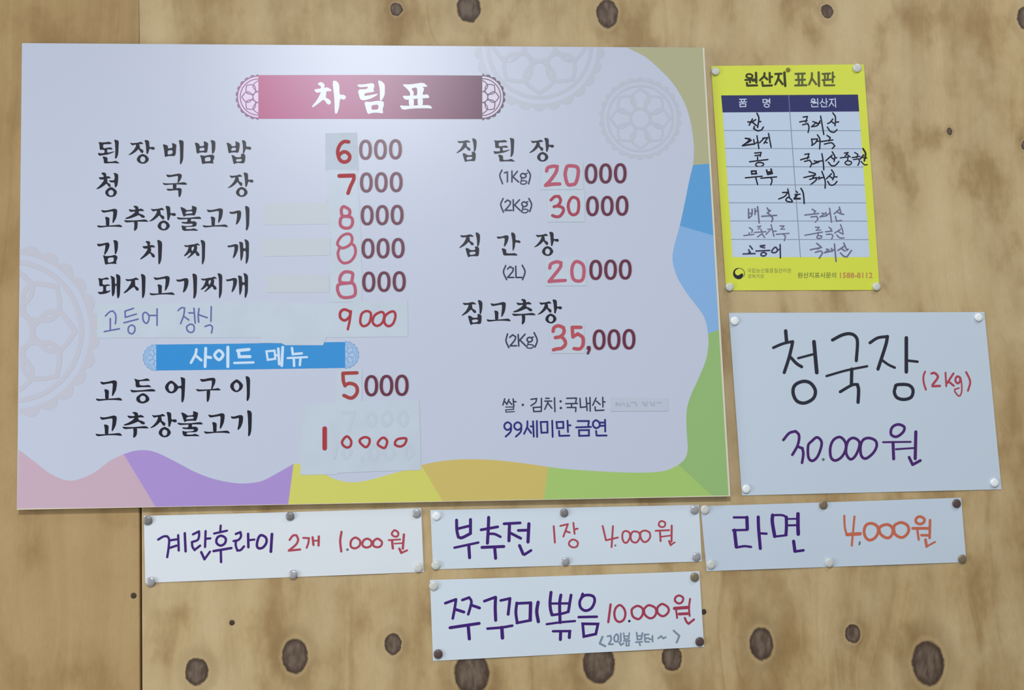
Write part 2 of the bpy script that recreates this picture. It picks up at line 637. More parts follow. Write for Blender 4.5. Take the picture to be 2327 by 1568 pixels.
band((172, 146, 210), along(BLOB_B, (667, 1054), (281, 1032)) + [eb(353), eb(655)], 'purple printed band')
band((203, 174, 190), along(BLOB_B, (281, 1032), (42, 1022)) + [(edge_l(1156) + .8, 1155.8), eb(353)], 'pink printed band')


def rosette(k, kl, cx, cy, R, teeth, lw, fill=None):
    """Eight-petalled printed flower: k takes the lines, kl the toothed rim, fill the pale ground."""
    pol = lambda r, a: (cx + R * r * math.cos(a), cy + R * r * math.sin(a))
    if fill is not None:
        fill.poly([pol(0.95, 2 * math.pi * i / 60) for i in range(60)])
    n = teeth * 6
    o, i2 = [], []
    for i in range(n):
        a = 2 * math.pi * i / n
        u = (i % 6) / 6.0
        o.append(pol(0.925 + 0.075 * math.sin(math.pi * u) ** 0.8, a))
        i2.append(pol(0.885, a))
    kl.add(o + i2, [(i, (i + 1) % n, n + (i + 1) % n, n + i) for i in range(n)])
    circ = lambda r, m=48: [pol(r, 2 * math.pi * i / m) for i in range(m)]
    k.stroke(circ(0.79), lw, True, True)
    k.stroke(circ(0.235, 28), lw * 1.1, True, True)
    for p in range(8):
        a = p * math.pi / 4
        for s in (-1, 1):
            k.stroke([pol(r, a + s * math.radians(f)) for r, f in ((0.25, 13), (0.36, 25), (0.47, 27.5), (0.575, 22.5), (0.64, 12), (0.72, 0))], lw)


faint_m = mat('faint_print', (192, 197, 209), **BG)
faint2_m = mat('faint_print_warm', (197, 197, 209), **BG)
for cx, cy, R, m, lab in ((1226, 104, 149, faint_m, 'faint grey flower motif cut by the top edge'), (1455, 269, 94, faint_m, 'small faint grey flower motif'),
                          (27, 753, 200, faint2_m, 'faint beige flower motif cut by the left edge')):
    k = Ink()
    rosette(k, k, cx, cy, R, 26, R * 0.054)
    k.clip(0, 1, 106.5 + 0.0).clip(1, 0, 44.5)
    k.build('flower_motif', m, board, BD, 0.00012, lab)

# title banner
x0w, x1w = px2w(586, 220)[0], px2w(1096, 220)[0]
orig = origin_of(board)
ban = Ink()
ban.poly([(586.5, 170.7), (840, 170.2), (1096, 171.6), (1096, 270.6), (840, 270.2), (586.5, 270)])
GR = [(0.0, (182, 80, 130)), (0.35, (172, 84, 130)), (0.7, (132, 62, 100)), (1.0, (96, 44, 74))]
banner = ban.build('title_banner', gradient_mat('banner_print', GR, x0w - orig[0], x1w - orig[0], **BG), board, BD, 0.00014, 'pink to mauve title banner')
for cx, R, sg, dk, pale, lab in ((587, 52, -1, (146, 96, 140), (228, 208, 232), 'pink half-flower end'), (1096, 53, 1, (98, 78, 102), (222, 210, 230), 'mauve half-flower end')):
    fill, k = Ink(), Ink()
    rosette(k, k, cx, 220.5, R, 22, 2.3, fill)
    for q in (fill, k):
        q.clip(sg, 0, sg * cx)
    e = k.build('flower_end', mat('flower_line' + str(sg), dk, **BG), banner, BD, 0.00018, lab)
    fill.build('flower_ground', mat('flower_ground' + str(sg), pale, **BG), banner, BD, 0.00015)

# brush lettering, traced stroke by stroke
RA, RB, RC, RD = region(210, 305, 410, 440), region(400, 305, 600, 440), region(210, 460, 410, 595), region(400, 460, 600, 595)
RE, RF, RH, RI = region(210, 535, 410, 670), region(400, 535, 600, 670), region(210, 850, 410, 985), region(400, 850, 600, 985)
R1, R2, RT = region(1030, 305, 1280, 373), region(1030, 520, 1290, 590), region(690, 170, 1000, 270)
G = {
    'doen': (RA, "155,205 260,217 380,207 435,195 515,235 475,262 300,263 280,290 282,350 310,372 450,345 500,352 540,405 400,398 390,402 385,440 400,488 440,480 590,448 560,475 430,530 300,552 185,570 160,545 140,490 220,502 300,500 322,470 318,430 300,410 215,412 192,395 185,265",
             "570,135 680,165 695,200 690,300 680,520 655,600 615,650 592,640 600,560 605,400 595,230", "260,585 350,595 400,625 395,730 540,720 620,695 715,765 700,770 520,760 360,770 315,768 302,740 295,660"),
    'jang': (RA, "985,220 1060,238 1210,222 1275,195 1345,245 1320,262 1250,258 1235,270 1250,330 1255,375 1320,405 1350,440 1330,500 1290,490 1240,430 1215,390 1150,455 1050,525 960,552 945,545 1030,480 1110,390 1150,310 1150,270 1090,285 1045,295",
             "1370,150 1450,155 1500,185 1500,345 1600,330 1645,350 1640,405 1580,410 1510,375 1490,440 1460,525 1425,515 1420,420 1405,260",
             "1325,515 1430,560 1490,640 1480,700 1410,765 1320,782 1230,755 1175,700 1170,640 1225,560|1320,578 1385,610 1400,660 1375,725 1325,742 1280,725 1255,665 1275,605"),
    'bi': (RA, "1855,260 1940,280 1995,310 1985,375 2120,358 2095,225 2180,255 2218,285 2205,400 2200,510 2170,580 2080,570 1980,580 1910,608 1890,400|1985,430 2110,415 2120,510 1985,545",
           "2277,150 2367,160 2407,190 2402,400 2395,650 2367,740 2337,795 2307,785 2315,600 2307,300"),
    'bim': (RB, "490,225 560,225 615,270 625,320 745,305 725,180 800,205 850,240 835,380 820,470 790,490 700,475 610,490 565,515 540,480 525,340|620,365 740,350 755,400 735,435 612,440",
            "905,155 990,160 1040,200 1035,380 1015,460 965,530 945,480 940,250", "630,545 740,572 880,545 960,535 1015,575 1000,650 970,720 1000,775 900,765 760,770 700,790 680,750 665,650|765,610 905,598 915,690 880,712 758,720"),
    'bap': (RB, "1330,215 1400,235 1455,275 1470,320 1580,310 1562,180 1630,205 1685,240 1670,380 1650,470 1620,490 1540,475 1450,485 1400,505 1380,470 1360,330|1465,362 1580,350 1580,425 1450,440",
            "1735,155 1800,160 1850,210 1848,325 1960,330 1985,360 1975,410 1920,405 1840,385 1810,470 1780,520 1760,490 1770,420 1760,260",
            "1455,540 1540,570 1590,610 1720,605 1710,520 1790,510 1830,560 1825,680 1800,760 1750,770 1640,755 1580,765 1540,790 1510,760 1490,640|1585,655 1740,650 1725,715 1585,725"),
    'cheong': (RA, "240,1010 320,1010 365,1045 362,1120 415,1100 490,1150 460,1165 385,1165 395,1230 395,1280 450,1300 485,1350 470,1395 420,1375 375,1300 300,1360 200,1425 115,1452 100,1440 210,1340 290,1240 305,1190 210,1200 150,1140 300,1130 295,1090 245,1050",
               "550,1020 620,1025 680,1060 680,1200 660,1350 610,1410 590,1400 580,1270 500,1275 445,1245 440,1210 510,1220 570,1215 590,1150 575,1060",
               "490,1385 590,1440 648,1510 640,1570 580,1640 490,1660 400,1640 345,1580 335,1510 400,1435|490,1462 550,1500 562,1545 540,1605 490,1622 440,1605 412,1545 430,1495"),
    'guk': (RA, "1940,1060 2060,1078 2200,1050 2300,1035 2360,1070 2355,1130 2320,1210 2275,1275 2240,1280 2258,1180 2260,1095 2130,1118 1985,1140", "1840,1280 1950,1300 2230,1290 2330,1275 2430,1262 2512,1320 2460,1335 2220,1322 2050,1330 1900,1345",
            "2120,1315 2220,1315 2215,1430 2120,1440 2125,1360", "1945,1435 2110,1445 2290,1412 2355,1440 2350,1540 2330,1620 2300,1662 2275,1650 2268,1560 2265,1475 2150,1480 1990,1495"),
    'go': (RC, "220,195 330,215 450,195 590,160 655,195 650,290 630,400 580,500 540,550 525,530 545,350 550,230 420,250 275,275", "330,380 400,385 452,415 445,520 445,610 355,615 355,480", "112,600 230,618 400,610 560,600 730,582 790,640 770,655 620,638 400,640 160,668"),
    'chu': (RC, "1070,100 1120,85 1180,95 1215,130 1215,180 1290,158 1370,215 1340,230 1220,225 1225,290 1320,320 1385,360 1375,405 1310,405 1225,330 1150,365 1020,415 890,440 860,415 980,365 1080,300 1140,235 1000,255 945,175 1060,195 1135,190 1130,150",
            "825,462 940,475 1110,475 1250,462 1400,445 1480,500 1450,512 1250,505 1060,515 880,532", "1095,510 1195,505 1190,620 1180,690 1125,750 1095,745 1108,600"),
    'bul': (RD, "110,120 170,130 260,180 270,205 430,190 412,85 480,100 550,130 530,250 490,350 430,335 250,345 205,380 180,330 140,200|270,238 425,228 440,285 300,300 235,300", "10,385 130,405 350,405 500,385 620,372 670,425 650,438 480,432 300,440 60,455",
            "300,435 395,430 390,505 480,490 545,530 540,600 500,640 260,645 250,700 380,705 480,680 585,735 570,748 400,742 175,752 135,600 240,628 430,612 445,560 300,565 165,555 135,510 280,520 305,480"),
    'gi': (RD, "1395,245 1500,250 1620,212 1690,212 1722,260 1710,400 1660,520 1600,585 1575,575 1605,430 1615,275 1540,300 1440,305", "1815,90 1890,100 1940,150 1935,400 1928,600 1900,700 1870,740 1840,735 1850,600 1840,250"),
    'gim': (RE, "110,215 200,225 330,200 410,180 455,230 440,320 390,430 320,520 305,500 335,350 345,245 250,275 155,295", "545,125 620,125 675,165 672,330 650,430 605,510 590,480 580,300 570,200",
            "275,515 350,545 480,540 590,510 660,550 655,620 620,690 640,755 520,745 420,752 335,775 310,640|405,600 480,580 560,580 565,660 540,695 470,712 405,715"),
    'chi': (RE, "1390,155 1470,145 1520,170 1525,200 1505,260 1590,248 1660,300 1640,318 1535,310 1555,380 1535,440 1600,475 1650,530 1640,585 1580,575 1520,460 1430,540 1280,635 1250,625 1380,490 1470,345 1365,350 1305,285 1460,275 1450,220",
            "1705,115 1770,125 1840,175 1835,400 1820,640 1780,750 1740,770 1735,500 1730,250"),
    'jji': (RF, "195,255 300,262 400,240 500,230 560,198 635,255 610,268 545,250 560,330 540,410 600,460 625,520 590,548 540,530 510,450 430,520 340,590 280,610 380,500 395,470 370,445 300,510 240,545 195,545 290,430 340,300 255,310|405,320 470,285 475,340 430,425 410,380",
            "640,115 710,125 770,170 765,400 760,620 720,740 700,770 680,755 685,500 680,250"),
    'gae': (RF, "1345,270 1440,260 1560,225 1620,235 1645,280 1630,400 1570,540 1510,605 1495,590 1535,430 1545,290 1470,305 1380,318",
            "1660,160 1720,170 1770,195 1772,340 1840,345 1830,200 1800,95 1870,115 1925,170 1925,400 1918,600 1880,720 1850,755 1835,720 1845,500 1840,420 1800,400 1775,430 1765,560 1720,680 1700,650 1690,400 1680,250"),
    'dwae': (RE, "145,1120 250,1145 385,1100 455,1160 280,1165 265,1190 265,1290 330,1305 400,1285 470,1310 460,1330 370,1330 355,1400 370,1475 490,1440 440,1500 330,1540 190,1555 125,1490 270,1490 285,1430 280,1335 180,1345 175,1200",
             "470,1060 540,1085 590,1115 595,1285 640,1280 640,1150 615,1015 690,1035 740,1080 735,1300 725,1560 700,1640 660,1668 645,1560 640,1320 600,1325 590,1500 565,1580 530,1615 512,1560 505,1300 500,1150"),
    'ji': (RE, "860,1145 960,1160 1080,1140 1150,1105 1230,1160 1215,1175 1120,1170 1125,1250 1130,1330 1190,1365 1225,1415 1210,1460 1160,1455 1095,1350 1000,1420 900,1500 830,1530 820,1510 930,1400 1010,1270 1030,1195 910,1210",
           "1275,1010 1340,1025 1400,1070 1398,1300 1385,1540 1350,1640 1310,1668 1305,1400 1300,1150"),
    'deung': (RH, "1095,115 1220,158 1330,145 1440,108 1520,160 1500,180 1260,185 1235,210 1245,290 1340,305 1490,285 1560,345 1530,345 1330,345 1140,355 1140,210", "985,410 1120,432 1300,425 1600,388 1670,440 1640,460 1400,458 1200,470 1045,490",
              "1335,495 1440,550 1505,640 1495,700 1440,745 1330,782 1220,755 1160,700 1155,620 1220,555|1325,565 1390,590 1410,650 1385,705 1325,730 1270,710 1245,650 1265,595"),
    'eo': (RH, "2085,165 2180,230 2260,310 2265,350 2260,390 2200,470 2110,512 2010,500 1940,430 1910,350 1940,270 2010,200|2080,240 2130,270 2160,350 2140,430 2085,470 2030,440 2000,350 2030,270",
           "2317,75 2430,105 2450,140 2440,400 2425,640 2390,740 2370,755 2345,720 2350,500 2345,370 2255,375 2255,318 2330,315 2350,290 2340,150"),
    'gu': (RI, "615,130 740,135 870,105 1000,95 1045,140 1030,250 975,350 960,400 920,395 945,280 945,165 820,185 680,210", "510,390 640,410 840,405 1000,390 1110,365 1190,425 1130,432 920,430 760,445 570,462", "808,430 905,425 895,560 880,660 840,745 810,720 808,600"),
    'i': (RI, "1600,130 1690,190 1765,275 1765,340 1720,420 1620,480 1540,470 1470,420 1425,340 1440,260 1510,190|1595,215 1645,250 1675,320 1655,400 1605,440 1560,420 1520,340 1535,260", "1830,50 1910,65 1955,120 1950,380 1945,600 1915,680 1885,720 1860,690 1870,500 1860,220"),
    'jip': (R1, "80,140 180,148 300,120 370,165 350,175 275,170 285,220 290,260 350,290 370,330 350,348 310,340 265,270 190,345 80,405 65,395 160,300 205,215 210,180 120,190", "395,80 460,95 495,140 490,260 475,330 455,375 435,370 430,220",
            "190,395 260,410 300,445 400,440 385,365 450,375 478,410 470,540 445,570 370,565 290,570 260,590 240,570|275,495 310,478 400,475 402,525 290,545"),
    'gan': (R2, "880,155 970,160 1080,125 1130,150 1115,240 1080,320 1040,365 1028,355 1045,240 1045,180 905,205", "1170,65 1240,85 1265,130 1265,230 1350,235 1370,265 1360,290 1310,280 1262,270 1250,380 1215,455 1205,430 1205,250",
            "980,395 1040,400 1080,430 1075,495 1180,500 1250,490 1310,530 1300,545 1180,540 1020,545 1005,470"),
    'cha': (RT, "240,150 290,118 350,150 360,190 345,225 400,210 475,255 470,280 385,280 385,340 375,390 450,425 470,480 440,510 400,500 345,415 250,490 160,555 135,545 230,430 290,310 290,295 220,310 170,250 290,235 300,200 245,165",
            "490,105 550,98 610,160 610,340 690,340 730,380 690,430 620,400 605,560 570,665 530,660 525,400"),
    'rim': (RT, "905,165 1020,165 1170,138 1210,170 1190,260 1210,290 1060,310 1035,330 1035,360 1120,350 1270,320 1250,350 1150,405 1020,440 960,415 920,250 1080,245 1105,200 950,215", "1265,90 1330,110 1385,160 1385,330 1360,390 1330,440 1300,440 1300,250",
            "1030,455 1140,465 1260,440 1365,455 1370,520 1345,590 1360,660 1250,645 1160,650 1110,672 1080,640|1155,520 1275,505 1275,590 1160,600"),
    'pyo': (RT, "1675,160 1820,165 2040,130 2115,195 2100,205 2020,205 2060,230 2020,345 2120,330 2150,395 2050,400 1900,410 1730,430 1680,355 1820,360 1815,300 1760,235|1830,235 1935,210 1940,350 1870,355 1880,290",
            "1790,405 1880,405 1880,535 1800,535", "1940,398 2035,395 2030,530 1950,530", "1632,520 1750,530 1950,520 2150,515 2205,575 2080,570 1850,575 1685,600"),
}


def glyph(k, name, box=None):
    """Draw a brush syllable where it was traced, or fitted into another box (photo pixels)."""
    r = G[name][0]
    parts = [[chaikin(pts(l, r)) for l in s.split('|')] for s in G[name][1:]]
    if box:
        xs = [p[0] for a in parts for l in a for p in l]
        ys = [p[1] for a in parts for l in a for p in l]
        bx, by = min(xs), min(ys)
        sx, sy = (box[2] - box[0]) / (max(xs) - bx), (box[3] - box[1]) / (max(ys) - by)
        parts = [[[(box[0] + (x - bx) * sx, box[1] + (y - by) * sy) for x, y in l] for l in a] for a in parts]
    for a in parts:
        k.poly(*a)


ink_m = mat('navy_black_print', (9, 10, 32), **BG)
white_m = mat('white_print', (228, 234, 246), **BG)
RX = lambda r, a, b, c, d: (r[0] + a / r[2], r[1] + b / r[2], r[0] + c / r[2], r[1] + d / r[2])
k = Ink()
for g in ('cha', 'rim', 'pyo'): glyph(k, g)
k.build('lettering', white_m, banner, BD, 0.0002, 'white title lettering')
ROWS = [
    [('doen',), ('jang',), ('bi',), ('bim',), ('bap',)],
    [('cheong',), ('guk',), ('jang', RX(RB, 1365, 1010, 2040, 1655))],
    [('go',), ('chu',), ('jang', RX(RC, 1495, 90, 2200, 740)), ('bul',), ('go', RX(RD, 700, 155, 1370, 660)), ('gi',)],
    [('gim',), ('chi',), ('jji',), ('gae',)],
    [('dwae',), ('ji',), ('go', RX(RE, 1505, 1070, 2170, 1580)), ('gi', RX(RF, 0, 1005, 555, 1665)), ('jji', RX(RF, 650, 995, 1220, 1660)), ('gae', RX(RF, 1315, 990, 1900, 1650))],
    [('go', RX(RH, 90, 165, 785, 710)), ('deung',), ('eo',), ('gu',), ('i',)],
    [('go', RX(RH, 80, 1095, 780, 1640)), ('chu', RX(RH, 790, 1000, 1485, 1680)), ('jang', RX(RH, 1525, 1000, 2225, 1670)), ('bul', RX(RI, 35, 980, 705, 1645)), ('go', RX(RI, 735, 1035, 1420, 1575)), ('gi', RX(RI, 1440, 955, 2000, 1640))],
    [('jip',), ('doen', RX(R1, 850, 75, 1305, 578)), ('jang', RX(R1, 1605, 75, 2128, 580))],
    [('jip', RX(R2, 120, 70, 545, 575)), ('gan',), ('jang', RX(R2, 1645, 60, 2145, 552))],
    [('jip', RX(region(1040, 675, 1290, 743), 85, 60, 525, 588)), ('go', RX(region(1040, 675, 1290, 743), 610, 105, 1120, 520)), ('chu', RX(region(1040, 675, 1290, 743), 1150, 40, 1650, 580)), ('jang', RX(region(1040, 675, 1290, 743), 1690, 50, 2205, 558))],
]
for row in ROWS:
    c = origin_of(board)
    dn = empty('dish_name', (0, 0, 0))
    dn.parent = board
    for g in row:
        k = Ink()
        glyph(k, *g)
        k.build('syllable', ink_m, dn, BD, 0.0002)

# blue sub-banner
k = Ink()
k.poly([(354.5, 783), (500, 781.5), (785, 777), (785, 836), (560, 839.5), (354.5, 842)])
sub = k.build('side_banner', mat('sky_print', (44, 144, 214), **BG), board, BD, 0.00014, 'bright blue sub-title banner')
for cx, cy, R, sg in ((355, 812.5, 31, -1), (784.5, 806.5, 32, 1)):
    fill, k = Ink(), Ink()
    rosette(k, k, cx, cy, R, 18, 1.6, fill)
    for q in (fill, k): q.clip(sg, 0, sg * cx)
    k.build('flower_end', mat('pale_blue_line', (134, 172, 217), **BG), sub, BD, 0.00018, 'pale blue half-flower end')
    fill.build('flower_ground', mat('pale_blue_ground', (170, 198, 230), **BG), sub, BD, 0.00015)
RS = region(310, 765, 830, 850)
k = Ink().pen(RS, 27, "610,130 600,180 555,265; 600,190 660,240; w=30 705,118 698,305; 705,205 755,213; w=29 o 840,140 882,185 840,236 795,188; w=32 930,108 930,305; 1028,142 1145,130; 1038,150 1046,205 1155,203; w=24 995,268 1190,262;"
              "w=22 # 1322,150 1405,142 1412,225 1336,236; 1412,190 1440,188; w=27 1443,122 1452,280; w=29 1488,108 1478,295; w=25 1582,115 1590,178 1682,170; w=22 1538,218 1735,208; w=25 1600,222 1604,298; 1668,218 1662,290")
k.build('lettering', mat('pale_print', (206, 228, 248), **BG), sub, BD, 0.0002, 'pale sub-title lettering')

# correction slips glued over old prices, with the hand-drawn digits that stand on them
red_m = mat('red_marker', (172, 52, 60), 0.5, 0.3)
pink_m = mat('worn_red_marker', (188, 92, 114), 0.5, 0.3)
maroon_m = mat('maroon_print', (104, 40, 62), **BG)
ghost_m = mat('showing_through', (193, 204, 216), 0.5, 0.3)
slip_m = mat('slip_paper', (197, 208, 220), 0.35, 0.45, var=0.03, vscale=30)
slip2_m = mat('greyer_slip_paper', (188, 199, 211), 0.4, 0.4, var=0.03, vscale=30)
tape_m = mat('cream_tape', (199, 206, 212), 0.35, 0.45)
nth = [0]


def slip(quad, m, name='price_slip', lift=0.00022, label=None):
    nth[0] += 1
    return slab(name, quad, BD + 0.0001, BD + lift + nth[0] * 0.000012, m, board, label)


def digits(par, r, w, text, m=None, name='price_digit', lab=None):
    k = Ink().pen(r, w, text)
    return k.build(name, m or red_m, par, BD + 0.0005, 0.0, lab)


P4, P5, P6, P7, P8, PQ = region(730, 295, 950, 445), region(730, 440, 950, 590), region(590, 585, 950, 785), region(1120, 370, 1440, 505), region(1130, 590, 1460, 810), region(670, 840, 970, 1090)
for q in ([(600, 463), (676, 461), (752, 460), (752, 509), (600, 511)], [(598, 543), (750, 541), (750, 580), (598, 583)], [(605, 627), (748, 625), (748, 664), (605, 665)]):
    slip(q, tape_m, 'cover_tape', label='blank cream tape strip')
a = slip([(739.6, 303.1), (810.9, 301.2), (815, 387), (740, 387.5)], slip2_m)
digits(a, P4, 84, "650,285 540,280 450,350 395,480 400,600 450,720 550,765 650,720 675,620 610,540 520,525 420,600", lab='red hand-drawn 6')
a = slip([(744, 386), (811, 386), (816, 455), (742, 458)], slip_m)
digits(a, P4, 96, "430,1095 770,1085; w=84 775,1085 770,1180 700,1330 635,1505", lab='red hand-drawn 7')
a = slip([(747, 456), (817, 454), (819, 526), (749, 528)], slip_m)
digits(a, P5, 72, "o 545,310 655,370 680,440 650,520 510,530 475,420 490,340; o 560,540 700,560 745,650 720,760 650,815 530,810 455,740 455,620 490,560", pink_m, lab='pink-red hand-drawn 8')
a = slip([(751, 525), (820, 524), (821, 604), (753, 605)], slip_m)
digits(a, P5, 64, "o 610,955 700,980 735,1080 700,1190 600,1265 480,1290 385,1200 420,1090 500,1000; 430,1300 395,1420 430,1560 510,1640 600,1645 700,1600 780,1500 815,1380 790,1250 740,1200", pink_m, lab='tall pink-red hand-drawn 8')
a = slip([(749, 600), (822, 599), (822, 686), (749, 687)], slip_m)
digits(a, P6, 46, "o 1270,210 1360,230 1362,300 1340,365 1260,375 1185,360 1180,300 1210,240; o 1270,380 1370,380 1405,470 1390,560 1280,590 1190,570 1145,480 1160,400", pink_m, lab='square-shouldered pink-red 8')
a = slip([(590, 764), (742, 766), (734, 784.5), (648, 784.5), (640, 780), (590, 779)], slip_m, 'cover_tape')
a = slip([(221, 692), (400, 689), (600, 686), (746, 690), (746, 766), (500, 767), (221, 768)], slip_m, 'dish_slip', label='long white slip with a handwritten dish name')
X = region(215, 680, 515, 780)
vp = mat('violet_pen', (100, 105, 168), 0.5)
for t in ("190,295 260,225 320,205 365,260 375,340 365,430; 275,340 275,550; 170,570 435,520; 685,160 535,210; 535,210 540,320; 540,320 735,260; 515,415 765,350; o 650,455 705,490 705,560 660,610 600,580 595,500;o 895,230 950,280 955,360 915,425 860,380 850,270; 955,285 1095,285; 1100,170 1100,460",
          "1470,200 1530,150 1585,155 1570,280 1515,430; 1570,300 1660,365; 1660,240 1750,242; 1750,160 1772,420; o 1690,440 1750,470 1745,560 1690,585 1635,550 1625,480;1840,165 1825,290 1835,405; 1840,275 1985,325; 2055,130 2050,390; 1945,480 2030,450 2075,490 2060,595"):
    Ink().pen(X, 26, t).build('dish_word', vp, a, BD + 0.0005, 0, 'violet handwriting')
a = slip([(744, 688), (926, 683), (927, 765), (746, 767)], slip_m)
digits(a, P6, 40, "o 1250,765 1325,800 1320,870 1250,925 1190,890 1180,830 1200,785; w=36 1340,790 1322,930 1295,1055; o 1590,790 1635,830 1610,960 1530,1010 1480,960 1490,850 1530,800; o 1790,800 1830,850 1800,960 1720,1005 1660,950 1690,850; o 1970,795 1995,860 1960,970 1890,1010 1835,960 1840,870 1900,810", lab='red hand-drawn 9000')
a = slip([(766, 840), (822, 838), (822, 916), (764, 918)], slip_m)
digits(a, PQ, 50, "885,45 690,52; 685,52 692,160 716,230; 712,218 790,195 870,230 890,310 850,380 790,405 700,368", mat('brick_marker', (166, 62, 62), 0.5), lab='red hand-drawn 5')
a = slip([(683, 918.5), (768, 916), (768, 1078), (683, 1079.5)], slip_m)
slip([(764, 913), (858, 910), (952.5, 908.5), (957, 1068), (860, 1071), (764, 1075)], slip_m)
a = slip([(690, 985), (948, 972), (950, 1030), (690, 1030)], slip_m)
digits(a, PQ, 44, "690,610 850,605 770,870; o 1090,610 1160,700 1100,800 1020,700; o 1310,600 1380,700 1310,800 1240,700; o 1540,590 1610,700 1550,800 1470,700; 590,1090 560,1260; o 740,1090 800,1180 740,1260 680,1180; 960,1250 950,1300; o 1120,1080 1190,1180 1120,1280 1050,1180; o 1340,1080 1410,1180 1340,1280 1270,1180; o 1620,1070 1690,1170 1620,1260 1570,1170", ghost_m, 'old_price', 'faint old price showing through')
digits(a, PQ, 65, "425,840 425,1120; w=33 o 740,950 800,1010 795,1080 750,1110 690,1080 675,1020; o 1000,962 1060,985 1060,1050 1010,1105 930,1040 935,990; o 1270,970 1315,1020 1290,1105 1250,1112 1180,1060 1220,990; o 1480,985 1585,982 1565,1060 1500,1095 1430,1070 1435,1020", lab='red hand-drawn 10000').location.y -= 0.0002
a = slip([(1230, 371), (1325, 370), (1326, 430), (1228, 431)], slip_m)
digits(a, P7, 58, "888,135 910,80 1000,55 1060,62 1045,150 950,290 870,372; 870,372 1000,352 1105,350; o 1250,50 1390,70 1410,180 1370,330 1310,360 1235,350 1195,200 1215,90", pink_m, lab='pink-red hand-drawn 20')
a = slip([(1243, 432), (1328, 431), (1329, 504), (1245, 505)], slip_m)
digits(a, P7, 50, "960,615 1020,560 1090,555 1120,620 1080,700 1010,725; 1060,710 1150,740 1165,800 1110,880 1040,890 985,870; o 1320,570 1400,600 1420,700 1400,820 1330,860 1270,820 1245,710 1270,620", mat('dull_red_marker', (172, 70, 88), 0.5), lab='red hand-drawn 30')
a = slip([(1238, 590), (1332, 589), (1333, 649), (1240, 650)], slip_m)
digits(a, P8, 54, "840,135 860,70 950,35 1020,50 1010,120 920,240 830,350; 830,350 960,340 1090,333; o 1270,30 1360,70 1390,170 1370,310 1300,345 1220,310 1195,190 1215,80", pink_m, lab='slanted pink-red 20')
a = slip([(1249, 737), (1326, 735), (1329, 803), (1252, 803)], slip_m)
digits(a, P8, 56, "895,1150 910,1090 980,1060 1060,1090 1070,1160 1020,1230 930,1250; 1020,1225 1080,1290 1090,1360 1030,1420 960,1430 900,1445; 1340,1085 1200,1085; 1200,1085 1212,1240; 1225,1230 1290,1190 1370,1250 1370,1370 1320,1430 1230,1425", mat('salmon_marker', (186, 82, 92), 0.5), lab='pink-red hand-drawn 35')
a = slip([(1388, 904), (1450, 903), (1517, 905), (1518, 934), (1389, 935)], mat('rubbed_tape', (192, 200, 214), 0.4), 'cover_tape', label='rubbed tape strip with illegible print')
Ink().pen(region(1390, 895, 1520, 945), 50, "180,350 180,480 290,410 180,350; 360,380 350,480; 460,370 520,470; 640,360 640,490 740,480; 800,350 960,350; 1000,400 1000,480; 1260,340 1360,470; 1420,330 1400,490; 1560,340 1640,460; 1720,330 1720,480; 1850,350 2000,360").build('old_print', mat('rubbed_print', (176, 184, 198), 0.5), a, BD + 0.0005)

for cxs, cy, hw, hh in (((830.5, 864.4, 898.6), 339.5, 14.6, 22.9), ((832.4, 866.1, 900.3), 414, 14.6, 22.9), ((834.3, 868.5, 902.4), 488.6, 14.7, 22.9), ((836.2, 870.4, 904.6), 564.1, 14.8, 23), ((838, 872.5, 907.1), 639.9, 15, 23.4),
                        ((843.8, 878.2, 913), 875.9, 15.6, 24.2), ((1343.1, 1376.1, 1409.5), 394, 14.5, 22.9), ((1346.3, 1380, 1413.7), 467.7, 14.5, 22.9), ((1353.7, 1387.4, 1420.8), 612.7, 14.6, 23), ((1361.5, 1395.2, 1429.3), 771.3, 14.8, 23.4)):
    k = Ink()
    for i, cx in enumerate(cxs): k.ring(cx, cy + (1 - i) * 0.5, hw, hh, 7.2, 6.0)
    if cy == 771.3: k.pen(P8, 44, "w=64 . 1465,1415; w=40 1478,1440 1452,1500")
    k.build('printed_price', maroon_m, board, BD, 0.0006)

small_m = mat('slate_print', (46, 52, 84), **BG)
for r, w, t in ((P7, 25, "150,120 115,210 160,345; 190,165 240,150; 240,150 240,315; 315,135 315,315; 405,140 325,240; 335,235 425,315; o 500,175 545,205 540,235 495,250 460,225 465,190; w=20 535,180 570,172; 475,255 470,285; o 540,300 560,325 520,352 465,345 460,315 490,295; w=25 575,120 620,205 590,345"),
                (P7, 25, "170,590 130,690 175,815; 200,650 240,615 290,640 280,690 200,785; 200,785 310,785; 335,610 340,790; 440,610 350,705; 360,700 455,790; o 520,645 565,675 560,705 515,725 480,695 485,660; w=20 555,650 580,640; 495,725 490,755; o 560,770 585,790 545,825 480,815 480,790 510,765; w=25 595,590 640,690 610,805"),
                (P8, 24, "135,95 100,200 150,320; 165,150 205,112 255,140 245,190 165,285; 165,285 265,285; 295,105 300,285; 300,285 395,285; 400,90 445,195 405,320"),
                (P8, 24, "165,1190 140,1300 185,1410; 200,1245 245,1205 295,1235 280,1290 205,1380; 205,1380 310,1380; 335,1200 345,1385; 445,1195 350,1300; 365,1290 455,1380; o 525,1245 560,1270 555,1300 515,1320 480,1295 485,1260; w=18 555,1245 580,1238; 495,1320 490,1350; o 555,1365 585,1385 545,1418 480,1412 475,1385 500,1360; w=24 590,1170 640,1290 605,1400")):
    Ink().pen(r, w, t).build('size_note', small_m, board, BD, 0.0002)
RY = region(1130, 890, 1400, 1000)
